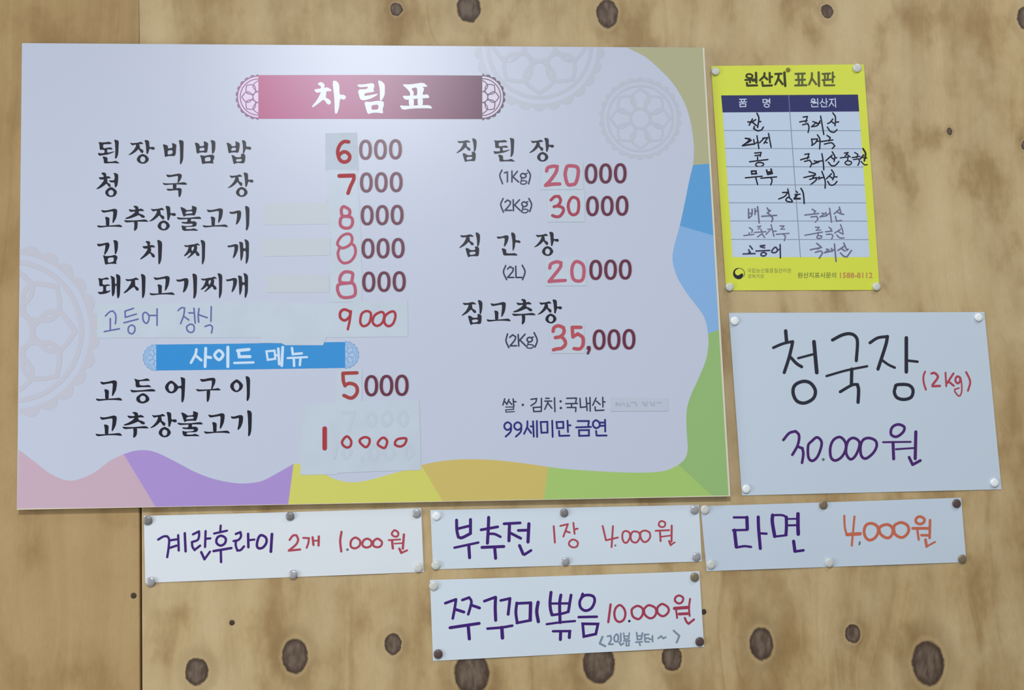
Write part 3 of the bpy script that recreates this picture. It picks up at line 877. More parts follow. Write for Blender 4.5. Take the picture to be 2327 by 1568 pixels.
Ink().pen(RY, 27, "145,140 110,260; 145,190 190,250; 230,150 190,245; 235,195 285,250; 310,140 325,290; 320,190 365,200; w=20 165,300 320,300; 320,300 320,345; 320,345 165,355; 165,355 170,400; 170,400 335,390; w=44 . 500,258; w=27 660,150 770,135 750,210 660,275; 865,130 865,290; # 705,310 865,300 860,385 715,390;"
          "950,130 1015,130; 930,185 1065,185; 1000,190 930,345; 1000,235 1070,325; 1120,120 1130,390; w=44 . 1240,190 1245,320; w=27 1360,130 1550,125; 1550,125 1535,225; 1340,235 1570,232; 1455,240 1455,300; 1370,310 1540,310; 1540,310 1535,390; 1620,130 1630,310; 1630,310 1740,295; 1740,120 1760,370; 1815,115 1820,380; 1750,230 1815,230;"
          "1935,125 1870,265; 1940,185 2015,250; 2065,110 2070,300; 2070,195 2110,203; 1915,300 1920,370; 1920,370 2090,362").build('origin_note', small_m, board, BD, 0.0002, 'small grey origin note')
Ink().pen(RY, 36, "o 205,600 265,640 260,710 200,750 145,710 145,640; 272,660 260,780 165,880; o 400,600 465,640 460,710 400,750 340,710 340,640; 472,660 460,780 365,880; 590,580 585,690 525,825; 585,700 665,810; 655,680 710,680; 700,580 715,880; 775,575 780,885;"
          "# 850,595 980,590 985,800 865,805; 1075,570 1085,885; # 1160,595 1290,590 1295,710 1172,715; 1375,570 1385,790; 1380,655 1435,660; 1210,770 1215,865; 1215,865 1410,860; 1575,575 1795,575; 1795,575 1780,680; 1545,700 1835,690; # 1600,755 1795,752 1795,860 1605,865;"
          "o 1935,560 2000,610 2000,680 1935,715 1880,670 1880,600; 2000,605 2100,605; 2005,670 2105,665; 2110,550 2115,780; 1935,770 1945,860; 1945,860 2140,858").build('smoking_note', mat('blue_print', (34, 38, 122), **BG), board, BD, 0.0002, 'dark blue no-smoking note')
# ------------------------------------------------------------------ paper sheets pinned to the wall
class Sheet:
    """A pinned sheet: photo outline, nearly flat on the wall, its free edges lifting a little."""

    def __init__(self, name, quad, m, lift, label, cat, top=0.0, group=None, bumps=()):
        self.q = [np.array(p, float) for p in quad]
        self.lift, self.top, self.bumps = lift, top, bumps
        c = sum(self.q) / 4
        self.root = empty(name, px2w(c[0], max(p[1] for p in quad) - 6, 0.001), label=label, cat=cat, group=group)
        nx, ny = 48, 20
        vs, fs = [], []
        for j in range(ny + 1):
            for i in range(nx + 1):
                p = self.at(i / nx, j / ny)
                vs.append(px2w(p[0], p[1], self.depth_uv(i / nx, j / ny)))
        n0 = len(vs)
        vs += [v + np.array((0, 0.00025, 0)) for v in vs]
        idx = lambda i, j: j * (nx + 1) + i
        for j in range(ny):
            for i in range(nx):
                fs.append((idx(i, j), idx(i, j + 1), idx(i + 1, j + 1), idx(i + 1, j)))
                fs.append(tuple(n0 + t for t in (idx(i, j), idx(i + 1, j), idx(i + 1, j + 1), idx(i, j + 1))))
        rim = [idx(i, 0) for i in range(nx)] + [idx(nx, j) for j in range(ny)] + [idx(i, ny) for i in range(nx, 0, -1)] + [idx(0, j) for j in range(ny, 0, -1)]
        fs += [(a, b, b + n0, a + n0) for a, b in zip(rim, rim[1:] + rim[:1])]
        mesh_obj('paper', vs, fs, m, self.root, smooth=True)

    def at(self, u, v):
        a, b, c, d = self.q
        p = (a * (1 - u) + b * u) * (1 - v) + (d * (1 - u) + c * u) * v
        p[1] += self.top * 4 * u * (1 - u) * (1 - v)
        return p

    def depth_uv(self, u, v):
        d = 0.0007 + self.lift * (0.5 - 0.5 * math.cos(4 * math.pi * u)) * (0.35 + 0.65 * abs(2 * v - 1)) + self.lift * 0.6 * (1 - (2 * v - 1) ** 2)
        for bu, bv, s, h in self.bumps:
            d += h * math.exp(-((u - bu) ** 2 + (v - bv) ** 2) / (s * s))
        return d

    def depth(self, x, y):
        a, b, c, d = self.q
        u, v = 0.5, 0.5
        for _ in range(4):
            v = (y - (a[1] * (1 - u) + b[1] * u)) / ((d[1] * (1 - u) + c[1] * u) - (a[1] * (1 - u) + b[1] * u))
            u = (x - (a[0] * (1 - v) + d[0] * v)) / ((b[0] * (1 - v) + c[0] * v) - (a[0] * (1 - v) + d[0] * v))
        return self.depth_uv(min(1, max(0, u)), min(1, max(0, v)))

    def write(self, name, m, *pens, lift=0.00016, label=None):
        k = Ink()
        for r, w, t in pens: k.pen(r, w, t)
        return k.build(name, m, self.root, self.depth, lift, label)


paper_m = mat('white_paper', (222, 228, 233), 0.7, 0.25)
paper2_m = mat('dimmed_white_paper', (198, 211, 224), 0.7, 0.25)  # white paper; dimmer light on the right-hand sheets put into its colour
paper3_m = mat('cool_white_paper', (211, 223, 232), 0.7, 0.25)  # white paper; cooler, weaker light on these strips put into its colour
dark_pen = mat('black_marker', (40, 42, 56), 0.5)
purple = mat('purple_marker', (62, 24, 114), 0.5)
plum = mat('plum_marker', (74, 34, 108), 0.5)
redpen = mat('red_pen', (178, 70, 84), 0.5)
wine = mat('wine_pen', (166, 58, 82), 0.5)
orange = mat('orange_pen', (200, 106, 78), 0.5)
pencil = mat('grey_pencil', (126, 142, 160), 0.6)
greydot = mat('grey_dot', (104, 114, 124), 0.6)
GRP = 'handwritten price strips pinned under the menu board'

J = region(1740, 740, 2110, 930)
big = Sheet('price_sheet', [(1656, 711), (2237, 709), (2276, 1112), (1686, 1126)], paper2_m, 0.0006, 'large white price sheet, black handwriting and purple 30.000, right of the menu board', 'price sign')
big.write('lettering', dark_pen,
          (J, 50, "285,75 300,240; w=40 110,315 200,275 290,245 385,228; w=46 385,228 372,300 330,470 265,670; w=44 355,450 440,540 515,588; w=34 465,465 680,408; w=54 690,230 730,670; w=48 o 560,795 650,830 710,930 680,1040 560,1105 450,1080 395,980 400,880 460,820"),
          (J, 46, "955,205 1090,135 1200,115 1280,150 1312,240 1295,500; w=34 870,720 1150,640 1450,580; w=48 1230,620 1225,850; w=42 1065,945 1230,850 1310,840; w=48 1310,842 1328,920 1320,1095"),
          (J, 42, "1490,245 1600,175 1740,155; w=48 1740,155 1715,280 1605,620; w=36 1660,490 1750,555 1845,600; w=52 2010,175 2010,660; w=36 2040,500 2170,515; w=46 o 1880,845 2040,848 2105,920 2080,1020 1980,1055 1880,1030 1840,960 1850,890"), label='black handwritten dish name')
big.write('size_note', redpen, (region(2080, 830, 2220, 910), 72, "370,240 310,400 310,600 340,740 400,920; w=88 610,310 720,290 840,390 830,500 650,740; 650,790 930,780; w=68 1140,280 1170,790; w=80 1440,310 1200,680; 1290,640 1450,770; o 1600,420 1690,480 1680,620 1600,680 1520,600 1530,480; w=56 1710,470 1750,700 1750,1000 1690,1150 1620,1150 1500,1000 1490,910 1650,860; w=76 1920,260 2040,500 2070,680 1990,960"), label='red handwritten size note')
L1 = region(1770, 950, 2110, 1070)
big.write('price', plum, (L1, 42, "70,340 160,235 260,205 310,260 310,350 280,450 210,570; 310,450 365,470 380,560 360,695; o 590,300 655,350 660,440 600,600 520,665 460,610 455,430 510,360; o 950,295 1030,370 1040,480 980,600 880,660 810,610 800,460 850,340; o 1170,310 1250,370 1240,480 1180,600 1110,640 1050,560 1050,440 1090,340; o 1400,310 1500,350 1520,440 1460,550 1350,630 1280,580 1270,440 1310,340;"
                               "o 1870,100 1950,140 1930,220 1830,290 1750,260 1745,180 1790,120; w=30 1620,375 2050,370; w=48 1775,380 1785,635; w=30 1820,485 2110,465; w=50 2130,215 2120,630; w=44 2025,610 2080,725; 2080,725 2200,660"), label='purple handwritten price')
big.write('decimal_dot', greydot, (L1, 42, ". 690,645"))

E1, E2 = region(350, 1180, 640, 1290), region(640, 1190, 940, 1280)
egg = Sheet('price_strip', [(327, 1172), (957, 1154.6), (963, 1299.8), (330, 1324.7)], paper_m, 0.0011, 'leftmost white price strip, purple writing and red 1.000, below the board', 'price sign', 0.8, GRP)
egg.write('lettering', purple, (E1, 42, "75,370 170,315 240,310 275,370 265,520 240,690; 285,385 420,365; 290,520 410,480; 440,290 450,570; w=46 560,255 575,585; w=42 710,275 820,220; 820,220 820,310 790,380 690,415; 690,415 700,500 740,560 840,480; 940,215 930,505; 950,355 1025,348; w=46 860,600 920,730; w=40 920,730 1020,590; w=40 1215,115 1208,215; 1095,260 1330,208; w=44 o 1225,300 1305,350 1290,440 1210,480 1140,430 1150,340; w=46 1085,580 1410,525; w=44 1217,560 1222,780;"
                            "w=42 1490,268 1575,235; 1575,235 1585,310 1540,375 1450,398; 1492,400 1490,480 1520,570 1580,560 1640,495; w=46 1715,265 1720,510; w=40 1740,380 1830,370; w=46 o 1950,290 2035,330 2050,420 1990,510 1910,530 1875,470 1900,350; w=52 2150,270 2130,590"), label='purple handwriting')
egg.write('portion', redpen, (E2, 38, "140,285 200,210 260,205 290,280 250,370 125,475; 125,475 325,455; w=34 380,250 480,255 470,340 440,425; w=40 545,240 560,375; 655,225 650,385; w=30 560,300 650,300"), label='red handwritten portion')
egg.write('price', redpen, (E2, 38, "w=40 1055,145 1032,300 1050,490; w=38 o 1300,245 1380,300 1370,390 1290,435 1220,400 1225,300; o 1510,265 1580,310 1570,390 1490,420 1425,380 1440,300; o 1690,265 1765,320 1750,390 1690,415 1620,390 1620,310;"
                            "w=34 o 1990,115 2055,160 2040,220 1985,225 1940,180; w=30 1885,290 2090,278; w=42 1945,290 1960,435; w=26 1990,352 2140,342; w=40 2155,190 2135,440; w=42 2075,440 2110,515; w=34 2110,515 2210,470"), label='red handwritten price')
egg.write('decimal_dot', greydot, (E2, 42, ". 1160,458"))

B1, B2 = region(1010, 1160, 1330, 1290), region(1350, 1170, 1560, 1260)
chive = Sheet('price_strip', [(978, 1159), (1588, 1147), (1595, 1276), (984, 1294)], paper3_m, 0.0010, 'middle white strip of the upper row, purple writing and red 4.000', 'price sign', 0.5, GRP)
chive.write('lettering', purple, (B1, 50, "200,160 205,330 230,440; 230,440 290,450 430,380; 430,380 430,150; w=44 225,300 410,255; w=40 165,615 560,530; w=52 402,580 415,780; 730,115 725,270 710,540; w=46 605,320 880,270; w=42 740,385 830,390 925,435; w=50 620,610 980,595; w=52 830,620 845,790; w=46 985,220 1250,205; w=52 1075,220 1065,500; w=46 1085,370 1260,460; 1220,330 1380,325; w=54 1395,220 1380,520; w=50 1240,580 1300,720; w=44 1320,730 1430,660"), label='purple handwriting')
chive.write('portion', redpen, (B1, 32, "1805,260 1825,530; w=30 1915,255 2040,225; 2040,225 1965,430; 2005,340 2070,365; 2130,205 2150,385; 2150,312 2200,300; o 2130,480 2200,520 2190,590 2125,610 2060,570 2070,510"), label='red handwritten portion')
chive.write('price', redpen, (B2, 46, "215,280 300,640; 300,640 600,570; 475,285 440,810; o 800,405 890,450 900,570 820,700 740,670 710,550 730,440; o 1020,415 1130,450 1150,570 1070,690 960,670 920,560 950,450; o 1270,395 1390,440 1410,560 1340,660 1250,680 1180,590 1170,450; w=44 o 1710,155 1790,200 1770,290 1690,305 1630,260 1650,180; 1550,400 1890,385; w=48 1660,430 1675,660; w=38 1690,550 1930,520; w=50 1955,270 1950,670; w=54 1890,660 1930,760; w=40 1930,760 2030,690"), label='red handwritten price')
chive.write('decimal_dot', greydot, (B2, 46, ". 535,770"))

M1, M2 = region(1650, 1150, 1850, 1270), region(1900, 1150, 2140, 1260)
ramen = Sheet('price_strip', [(1592, 1150), (2184, 1131), (2196, 1277.5), (1606, 1298)], paper2_m, 0.0011, 'rightmost white price strip, purple writing and orange 4.000', 'price sign', 0.5, GRP)
ramen.write('lettering', purple, (M1, 62, "205,300 540,300; w=90 550,300 560,610; w=60 180,638 560,630; w=92 222,640 270,1080; w=62 280,1095 480,1060 660,1080; w=84 850,290 860,600 905,1120; w=62 890,720 1070,730; w=92 1230,240 1222,420 1285,800; w=58 1220,240 1480,240 1590,290; w=84 1592,290 1595,550 1582,760; w=58 1300,805 1600,770; w=48 1640,340 1860,335; w=54 1640,510 1860,505; w=96 1900,205 1900,500 1908,740; w=86 1785,930 1820,1195; w=70 1830,1200 2045,1170"), label='purple handwriting')
ramen.write('price', orange, (M2, 46, "180,215 190,450 230,625; w=76 240,628 530,610; w=46 405,230 370,600 345,870; w=62 o 780,380 900,440 930,560 865,690 750,750 660,700 615,560 660,420; o 1110,405 1225,460 1250,580 1180,690 1080,690 970,600 960,470; o 1460,365 1575,430 1598,550 1520,660 1420,690 1295,610 1275,450 1360,380; w=58 o 1850,230 1945,285 1925,365 1840,395 1760,350 1770,270; w=62 1690,490 2030,490; w=50 1790,520 1820,740; w=56 1880,640 2040,645; 2070,310 2060,700; w=60 1970,740 1995,890; w=42 1995,890 2180,790"), label='orange handwritten price')
ramen.write('decimal_dot', greydot, (M2, 40, "525,795 512,845"))

W1, W2, W3 = region(1000, 1330, 1240, 1470), region(1220, 1330, 1390, 1470), region(1370, 1340, 1590, 1480)
web = Sheet('price_strip', [(977, 1318), (1589, 1298), (1600, 1470), (984, 1502)], paper3_m, 0.0012, 'lowest white price strip, purple writing and red 10.000, in the bottom row alone', 'price sign', 0.5, GRP)
web.write('lettering', purple, (W1, 60, "115,395 350,310; 350,310 330,460 280,730; w=64 340,530 525,590; w=58 490,325 640,270 690,350 670,470 620,640; w=64 700,440 870,500; w=68 220,935 860,840; w=72 620,900 645,1180; w=60 975,350 1220,260; w=70 1222,265 1215,500 1225,770; w=58 1335,335 1540,290; w=64 1540,290 1500,640; w=58 1045,955 1350,930 1590,890; w=78 1360,930 1375,1160; w=64 1690,390 1670,600 1700,830; w=60 1690,400 2000,385; w=76 1995,390 1985,770; w=58 1690,830 2000,770; w=74 2160,375 2130,580 2165,800"),
          (W2, 78, "360,180 335,420 345,600 385,755; w=66 380,760 640,720 800,675; w=74 800,675 840,430 870,250; w=60 345,465 830,460; w=78 610,250 580,470 590,950; w=58 250,990 620,940 970,910; w=62 410,1170 850,1165; w=78 835,1170 825,1330; 605,1175 598,1380; w=70 o 1190,270 1340,250 1450,300 1465,430 1380,590 1230,645 1110,560 1095,400; 1165,220 1140,310; w=66 1065,810 1525,800; w=70 # 1165,980 1555,985 1500,1240 1195,1305"), label='purple handwriting')
web.write('price', wine, (W3, 56, "185,355 130,780; w=54 o 410,370 510,460 540,590 500,720 400,775 310,720 275,580 310,440; o 840,390 950,450 960,580 900,680 830,705 720,640 690,500 740,430; o 1130,375 1260,440 1280,560 1220,660 1120,685 1010,600 990,480 1050,400; o 1440,345 1560,420 1580,520 1510,610 1420,635 1320,560 1310,440 1370,370; w=50 o 1840,140 1930,200 1900,300 1820,330 1735,270 1750,180; w=78 1720,450 2060,425; w=46 1760,490 1785,680; w=68 1830,585 2040,575; w=46 2095,220 2070,430 2085,630; w=52 1970,680 2010,770 2060,820; 2060,820 2190,715"), label='red handwritten price')
web.write('decimal_dot', dark_pen, (W3, 56, ". 635,755"))
web.write('portion_note', pencil, (W2, 52, "1670,1310 1600,1480; 1600,1480 1740,1550"), (W3, 40, "110,1120 180,1105 200,1190 140,1310; 140,1310 245,1310; o 330,1070 370,1130 350,1240 290,1240 270,1150; 430,1050 430,1240; 390,1260 430,1330 500,1290; w=34 500,1040 515,1190; 515,1190 620,1180; 620,1180 635,1040; 510,1120 625,1112; 500,1232 645,1225; 570,1230 560,1350; 560,1350 628,1345; 628,1345 622,1232;"
                        "w=38 810,1030 830,1200; 830,1200 925,1190; 925,1190 950,1040; 820,1112 940,1105; 790,1262 945,1252; 875,1262 895,1340; 995,1080 1100,1075; 1005,1110 1015,1250 1110,1255; 1010,1170 1100,1165; 1120,1190 1180,1188; 1190,1110 1195,1250; 1330,1170 1400,1115 1450,1170 1512,1140; w=44 1700,985 1838,1110; 1838,1110 1772,1270"), label='grey pencil portion note')

# yellow origin poster
poster = Sheet('origin_poster', [(1616, 150), (1963, 146), (1999, 659), (1650, 660)], mat('yellow_card', (218, 226, 72), 0.4, 0.5), 0.0006, 'yellow poster with a ruled white table, right of the menu board', 'poster')
po = poster


def po_quad(q, name, m, lift, label=None):
    k = Ink()
    (ax, ay), (bx, by), (cx, cy), (dx, dy) = q
    n = 12
    rows = []
    for j in range(n + 1):
        t = j / n
        rows.append(((ax + (dx - ax) * t, ay + (dy - ay) * t), (bx + (cx - bx) * t, by + (cy - by) * t)))
    p, f = [], []
    for l, r in rows:
        p += [(l[0] + (r[0] - l[0]) * i / n, l[1] + (r[1] - l[1]) * i / n) for i in range(n + 1)]
    for j in range(n):
        for i in range(n):
            a = j * (n + 1) + i
            f.append((a, a + 1, a + n + 2, a + n + 1))
    k.add(p, f)
    return k.build(name, m, po.root, po.depth, lift, label)


po_quad([(1642.2, 255), (1952.4, 253), (1977, 584.3), (1664.8, 584.3)], 'table_sheet', mat('table_white', (196, 212, 232), 0.5, 0.4), 0.00008, 'white ruled table')
po_quad([(1638.8, 216.8), (1949.6, 214.8), (1952.6, 253.4), (1642.2, 255.6)], 'table_header', mat('navy_print', (44, 48, 102), 0.4, 0.4), 0.0001, 'dark navy table header')
k = Ink()
for yl, yr in ((296.5, 297.0), (337.2, 338), (378.7, 379.5), (419.7, 420.5), (460.6, 461), (502.2, 502.5), (543.8, 544.5)):
    t = (yl - 255) / 329
    xa, xb = 1642.7 + 22.6 * t, 1951.9 + 24.6 * t
    k.stroke([(xa + (xb - xa) * i / 30, yl + (yr - yl) * i / 30) for i in range(31)], 1.7, sharp=True)
k.stroke([(1794.8 + 24.2 * i / 20, 255 + 329 * i / 20) for i in range(21)], 2.0, sharp=True)
k.build('table_lines', mat('grey_rule', (142, 152, 172), 0.5), po.root, po.depth, 0.00013)
k = Ink()
k.stroke([(1792.3, 217), (1794.8, 254)], 2.0)
k.build('header_line', mat('header_rule', (104, 112, 156), 0.5), po.root, po.depth, 0.00014)
Z = region(1660, 150, 1960, 260)
po.write('lettering', mat('olive_black_print', (58, 62, 26), 0.5), (Z, 38, "w=33 o 335,140 385,165 378,200 330,212 285,190 288,155; w=36 262,245 425,235; 340,245 345,290; w=26 385,265 440,262; w=42 450,120 456,290; w=38 290,295 296,345; 296,345 470,340; 600,125 590,180 520,250; 600,190 650,235; 690,120 695,290; 700,190 735,190; 560,280 570,348; 570,348 730,342; 790,140 900,135; 850,140 840,220 790,325; 850,230 920,320; w=44 950,115 965,350"), label='bold olive-black heading')
po.write('lettering', mat('glare_greyed_print', (92, 98, 56), 0.5), (Z, 36, "1145,138 1310,132; 1192,140 1202,240; 1270,140 1263,240; 1150,245 1312,240; 1207,255 1204,330; 1262,255 1268,330; 1140,342 1340,337; 1435,125 1432,210 1385,325; 1438,220 1512,322; w=42 1555,112 1560,350; w=34 1622,138 1755,132; 1660,140 1668,235; 1720,140 1715,235; 1622,248 1768,240; 1802,112 1802,285; 1805,190 1832,190; 1650,270 1656,342; 1656,342 1830,338"), label='bold heading half greyed by painted glare')  # glare over the right half of the heading put into a greyer ink
po.write('header_lettering', mat('pale_table_print', (200, 214, 236), 0.5), (Z, 17, "158,588 278,585; 192,590 196,625; 245,590 240,625; 155,637 282,632; 216,637 216,660; # 166,668 270,665 268,714 170,718; # 572,592 638,590 638,642 575,645; 645,606 685,603; 645,630 685,628; 690,576 694,655; o 640,668 680,690 672,720 622,722 595,700 602,678"), label='pale header lettering')
po.write('header_lettering', bpy.data.materials['pale_table_print'], (Z, 17, "o 1460,580 1490,600 1470,622 1432,618 1428,595; 1415,640 1502,636; 1460,640 1462,665; 1482,654 1522,650; 1535,575 1540,682; 1430,682 1436,720; 1436,720 1545,715; 1620,580 1614,620 1580,660; 1620,630 1660,655; 1685,575 1690,682; 1690,630 1712,630; 1605,680 1610,720; 1610,720 1700,716; 1740,590 1820,585; 1785,590 1778,640 1735,710; 1785,650 1822,702; 1845,570 1855,725"), label='pale header lettering')
Y1, Y2 = region(1650, 250, 1990, 430), region(1650, 420, 1990, 600)
po.write('handwriting', mat('black_felt_pen', (22, 22, 40), 0.5),
         (Y1, 24, "340,185 410,190; 410,140 360,235; 400,190 460,150; 410,190 470,240; 480,50 510,130 490,270; 510,180 540,180; 440,255 430,290 490,325; 490,325 550,310 580,265"),
         (Y1, 22, "1200,110 1265,100; 1265,100 1240,190; 1145,185 1260,165; 1190,230 1270,210 1290,270 1275,350; 1350,180 1400,195 1330,260; 1330,260 1420,240 1460,170; 1410,210 1460,200; 1470,95 1520,380; 1660,140 1620,190 1580,210; 1640,180 1680,210; 1660,45 1700,110 1695,245; 1700,190 1750,185; 1575,265 1620,330 1680,345 1725,305"),
         (Y1, 26, "300,440 370,450; 370,450 330,500 255,555; 255,555 420,530; 390,470 330,510; w=22 430,460 440,530 500,490; 480,400 510,600; 520,510 600,430; 570,440 650,430; 640,440 590,520; 600,500 640,510; 660,365 700,580"),
         (Y1, 22, "1330,450 1345,545; 1330,455 1420,450 1390,510 1330,550; 1420,385 1460,460 1455,605; 1400,490 1460,480; 1570,395 1620,430 1600,480; 1480,490 1660,465; 1530,530 1640,510 1690,560 1650,600"),
         (Y1, 22, "445,670 545,660; 545,660 530,720; 450,710 530,700; 490,730 490,770; 365,805 650,770; o 520,815 580,830 570,865 520,880 465,865 470,830"),
         (Y1, 22, "1225,690 1290,680; 1290,680 1265,760; 1160,775 1290,735; 1220,800 1300,780 1330,830 1310,885; 1370,790 1420,800 1350,840; 1350,840 1440,810; 1430,800 1490,790; 1490,680 1510,800 1520,930; 1650,650 1690,720 1680,800; 1650,700 1550,790; 1630,730 1680,770; 1690,745 1720,740; 1590,810 1640,865 1700,860 1755,800"),
         (Y1, 20, "1840,670 1900,660; 1895,665 1850,715; 1870,690 1910,710; 1775,745 1930,725; 1895,740 1890,780; o 1890,790 1950,810 1930,850 1880,850 1850,820; 2000,660 2050,690 2030,740; 1960,740 2080,720; 1980,770 2060,760 2075,800 2050,860; w=26 2130,600 2170,680 2150,790; 2140,700 2085,760; w=18 2120,740 2190,745; 2100,800 2150,850 2195,850"),
         (Y1, 26, "395,950 400,995 475,990; 400,950 465,950 465,990; w=22 300,1055 560,1030; 460,1045 490,1160; w=28 630,935 650,1000 720,985; 700,920 715,985; 640,970 710,960; w=22 540,1060 785,1040; 690,1050 715,1090 695,1165"),
         (Y1, 22, "1290,960 1390,990; 1390,990 1350,1050; 1210,1050 1390,1010; 1300,1080 1400,1050 1400,1090 1310,1165; 1400,1070 1450,1040 1440,1080 1480,1050; 1490,955 1540,1100 1540,1215; 1460,1060 1510,1050; 1640,930 1680,1000 1660,1085; 1640,990 1560,1070; 1610,1030 1650,1060; 1680,1040 1725,1040; 1580,1110 1620,1165 1680,1160 1725,1110"),
         (Y2, 22, "880,120 960,115; 960,115 910,180 820,220; 960,65 985,190; o 960,195 1000,215 1030,262 960,260 930,235; 1090,100 1110,120; 1070,155 1150,145; w=30 1110,150 1060,215; 1060,215 1150,215; w=24 1165,55 1200,130 1215,290"), label='black handwriting')
po.write('handwriting', mat('faded_felt_pen', (112, 112, 138), 0.5),
         (Y2, 24, "350,375 350,520; 355,450 405,440; 405,380 400,470 350,520; 450,370 450,460; 450,415 500,400; 490,340 515,590; 640,360 660,400; 690,400 640,440; 655,390 690,400; 555,490 785,475; 660,450 720,500; 690,480 725,520 710,575"),
         (Y2, 22, "1340,380 1390,410 1370,440; 1225,470 1440,445; 1320,500 1410,490 1430,530 1390,580; 1490,440 1530,450 1460,500; 1460,500 1560,480; 1550,430 1560,480 1610,440; 1610,365 1640,580; 1760,345 1790,450; 1750,390 1680,450; 1720,420 1780,450 1830,460; 1700,490 1720,565 1795,555"),
         (Y2, 20, "360,665 410,700 400,740; 360,745 360,780; 275,790 430,770; 490,650 540,640 500,690; 440,740 620,730; 540,690 560,740; 490,810 560,760 600,820; 650,690 700,690 620,770; 700,620 745,800; 740,720 780,720; 840,640 900,640; 900,645 850,690 910,690; 780,770 980,755; 880,760 925,800 905,870"),
         (Y2, 20, "1390,660 1450,660; 1450,660 1400,710 1470,700; 1225,785 1500,735; 1430,740 1430,780; o 1440,790 1490,800 1470,830 1420,830 1415,800; 1600,660 1640,690 1620,720; 1545,730 1650,720; 1560,770 1640,770 1660,800 1640,845; 1780,620 1810,700 1820,770; 1780,690 1690,750; 1740,720 1800,760; 1720,780 1770,825 1835,825"),
         (Y2, 24, "1410,910 1480,970 1420,1000; 1310,1010 1480,975; 1390,1050 1470,1030 1500,1060 1450,1140; 1560,1000 1600,1010 1530,1055; 1530,1055 1640,1030; 1640,990 1650,1030 1690,1000; 1685,920 1710,1190; 1830,905 1880,1020; 1830,960 1740,1020; 1790,990 1850,1030; 1880,1010 1900,1000; 1780,1060 1830,1110 1880,1120 1950,1020"), label='faded grey handwriting')
po.write('handwriting', mat('plum_felt_pen', (58, 54, 88), 0.5),
         (Y2, 24, "370,950 410,1000; 350,1010 380,1060; 265,1075 450,1070; 370,1040 345,1070; 530,950 600,940; 600,945 540,970 600,980; 465,1030 680,1020; o 580,1050 625,1070 600,1105 550,1100 545,1070; o 770,970 800,1020 760,1055 710,1045 730,1000; 800,1010 840,1005; 840,930 845,1135"), label='dark plum handwriting')
ZF = region(1640, 580, 2010, 670)
k = Ink()
k.poly(chaikin(pts("240,180 200,188 170,220 160,262 170,300 200,332 240,345 280,335 305,305 308,272 290,258 265,270 250,285 225,288 200,275 188,250 192,225 210,203 240,195", ZF)))
em = k.build('emblem', mat('emblem_navy', (30, 30, 46), 0.5), po.root, po.depth, 0.00016, 'round swirl emblem')
k = Ink().pen(ZF, 11, "240,185 290,195 320,230 327,268 314,305")
k.build('emblem_arc', mat('emblem_olive', (128, 130, 62), 0.5), em, po.depth, 0.00016)


def type_line(text, box, m, name, parent, surf, label, bold=0.0):
    """A line of plain printed type fitted into a box of photo pixels (built-in typeface)."""
    cu = bpy.data.curves.new('type', 'FONT')
    cu.body = text
    cu.offset = bold
    cu.resolution_u = 2
    ob = bpy.data.objects.new('type', cu)
    COL.objects.link(ob)
    bpy.context.view_layer.update()
    me = bpy.data.meshes.new_from_object(ob.evaluated_get(bpy.context.evaluated_depsgraph_get()))
    bpy.data.objects.remove(ob)
    vs = [(v.co.x, -v.co.y) for v in me.vertices]
    fs = [tuple(p.vertices) for p in me.polygons]
    if not vs: return
    xa, xb = min(v[0] for v in vs), max(v[0] for v in vs)
    ya, yb = min(v[1] for v in vs), max(v[1] for v in vs)
    k = Ink()
    k.add([(box[0] + (x - xa) / (xb - xa) * (box[2] - box[0]), box[1] + (y - ya) / (yb - ya) * (box[3] - box[1])) for x, y in vs], fs)
    return k.build(name, m, parent, surf, 0.00016, label)


foot_m = mat('footer_print', (150, 158, 82), 0.5)
foot2_m = mat('footer_print_dark', (126, 134, 70), 0.5)
type_line('국립농산물품질관리원', RX(ZF, 366, 186, 990, 250), foot_m, 'footer_lettering', po.root, po.depth, 'small olive office name')
type_line('경북지원', RX(ZF, 372, 268, 602, 330), foot_m, 'footer_lettering', po.root, po.depth, 'small olive office name')
type_line('원산지표시문의', RX(ZF, 1085, 244, 1635, 326), foot2_m, 'footer_lettering', po.root, po.depth, 'small olive enquiry line', 0.01)
type_line('1588-8112', RX(ZF, 1690, 246, 2155, 326), mat('footer_red', (196, 138, 84), 0.5), 'phone_number', po.root, po.depth, 'small red-brown phone number', 0.012)

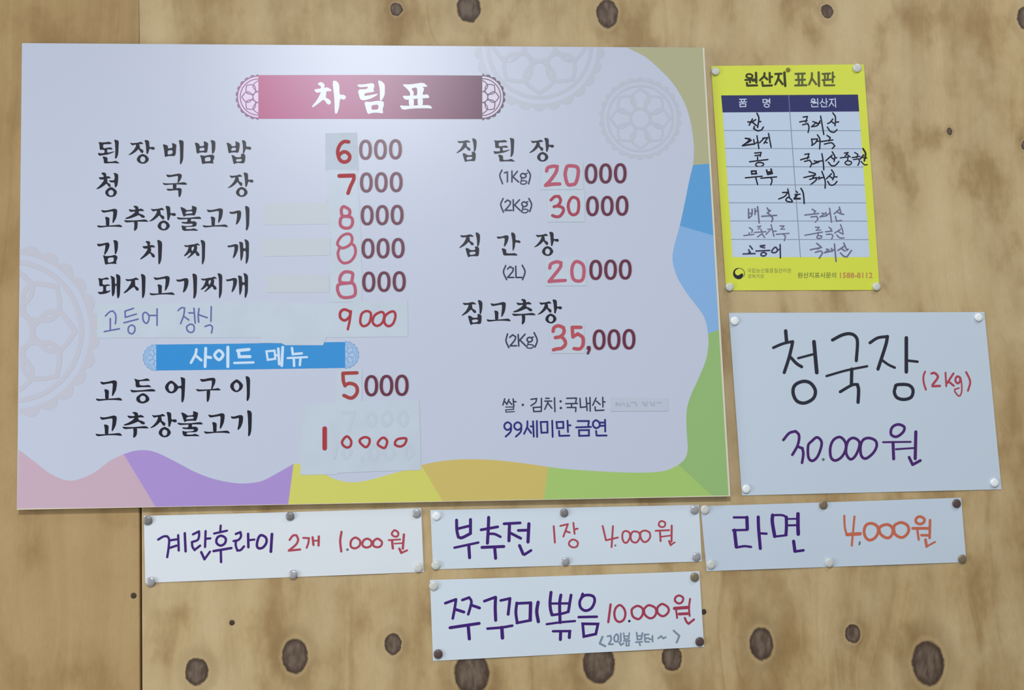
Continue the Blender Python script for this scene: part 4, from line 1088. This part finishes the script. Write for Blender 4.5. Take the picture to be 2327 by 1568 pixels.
# ------------------------------------------------------------------ thumbtacks
PM = {'white': mat('tack_white', (236, 240, 240), 0.3, 0.5), 'pearl': mat('tack_pearl', (206, 208, 202), 0.35, 0.5), 'silver': mat('tack_silver', (172, 172, 176), 0.4, 0.5, metal=0.35),
      'grey': mat('tack_grey', (132, 130, 130), 0.42, 0.5, metal=0.3), 'tan': mat('tack_tan_reflect', (134, 120, 96), 0.42, 0.5, metal=0.3), 'dark': mat('tack_dark_reflect', (92, 76, 72), 0.45, 0.5, metal=0.3)}  # silver heads: the tones they reflect are put into the base colours
WORD = {'white': 'bright white', 'pearl': 'pale pearly', 'silver': 'silver grey', 'grey': 'dull grey', 'tan': 'silver, reflecting bronze', 'dark': 'silver, reflecting dark brown'}
TACKS = [
    (poster, 'yellow poster', 'tacks on the yellow poster', ((1626, 162, 9.5, 'pearl', 'upper left corner'), (1948, 154, 10.5, 'pearl', 'upper right corner'), (1658, 652, 9.5, 'pearl', 'lower left corner'), (1992, 651, 9.5, 'pearl', 'lower right corner'))),
    (big, 'large price sheet', 'tacks on the large price sheet', ((1669.5, 729, 9.8, 'white', 'upper left corner'), (2224.5, 721, 9.5, 'white', 'upper right corner'), (1696, 1111, 9.5, 'white', 'lower left corner'), (2260.5, 1097, 9.8, 'white', 'lower right corner'))),
    (egg, 'leftmost price strip', 'tacks on the leftmost price strip', ((335.5, 1182.5, 10, 'grey', 'upper left corner'), (659, 1173, 9.5, 'grey', 'top edge'), (946.5, 1166.5, 10, 'silver', 'upper right corner'), (342, 1322, 10.3, 'silver', 'lower left corner'), (666, 1305.5, 9.8, 'silver', 'bottom edge'), (951, 1290, 9.8, 'pearl', 'lower right corner'))),
    (chive, 'middle price strip', 'tacks on the middle price strip', ((992, 1172.5, 9.5, 'white', 'upper left corner'), (1282, 1165, 9.5, 'grey', 'top edge'), (1578, 1158, 10, 'silver', 'upper right corner'), (990.5, 1284, 9.8, 'pearl', 'lower left corner'), (1285, 1275.5, 9.5, 'silver', 'bottom edge'), (1582.5, 1265, 9.8, 'silver', 'lower right corner'))),
    (ramen, 'rightmost price strip', 'tacks on the rightmost price strip', ((1602, 1158, 10, 'pearl', 'upper left corner'), (1871, 1147, 10, 'tan', 'top edge'), (2174, 1144, 10, 'dark', 'upper right corner'), (1616, 1283, 9.8, 'pearl', 'lower left corner'), (1885, 1278.5, 10, 'pearl', 'bottom edge'), (2187, 1270, 9.8, 'tan', 'lower right corner'))),
    (web, 'lowest price strip', 'tacks on the lowest price strip', ((985.5, 1331.5, 9.8, 'pearl', 'upper left corner'), (1578.5, 1311.5, 10, 'tan', 'upper right corner'), (995.5, 1486.5, 10, 'dark', 'lower left corner'), (1590, 1458, 10, 'dark', 'lower right corner'))),
]
for sh, what, grp, lst in TACKS:
    for x, y, r, c, where in lst:
        d = sh.depth(x, y) + 0.0002
        o = disc('thumbtack', x, y, d, r, 0.0028, PM[c], None, (random.uniform(-.06, .06), random.uniform(-.06, .06)))
        tag(o, '%s thumbtack at the %s of the %s' % (WORD[c], where, what), 'thumbtack', grp)
o = disc('nail', 1791, 158.5, poster.depth(1791, 158.5), 5.2, 0.0016, mat('brown_nail', (128, 116, 42), 0.5, 0.4))
tag(o, 'small brown nail head in the top of the yellow poster', 'nail')
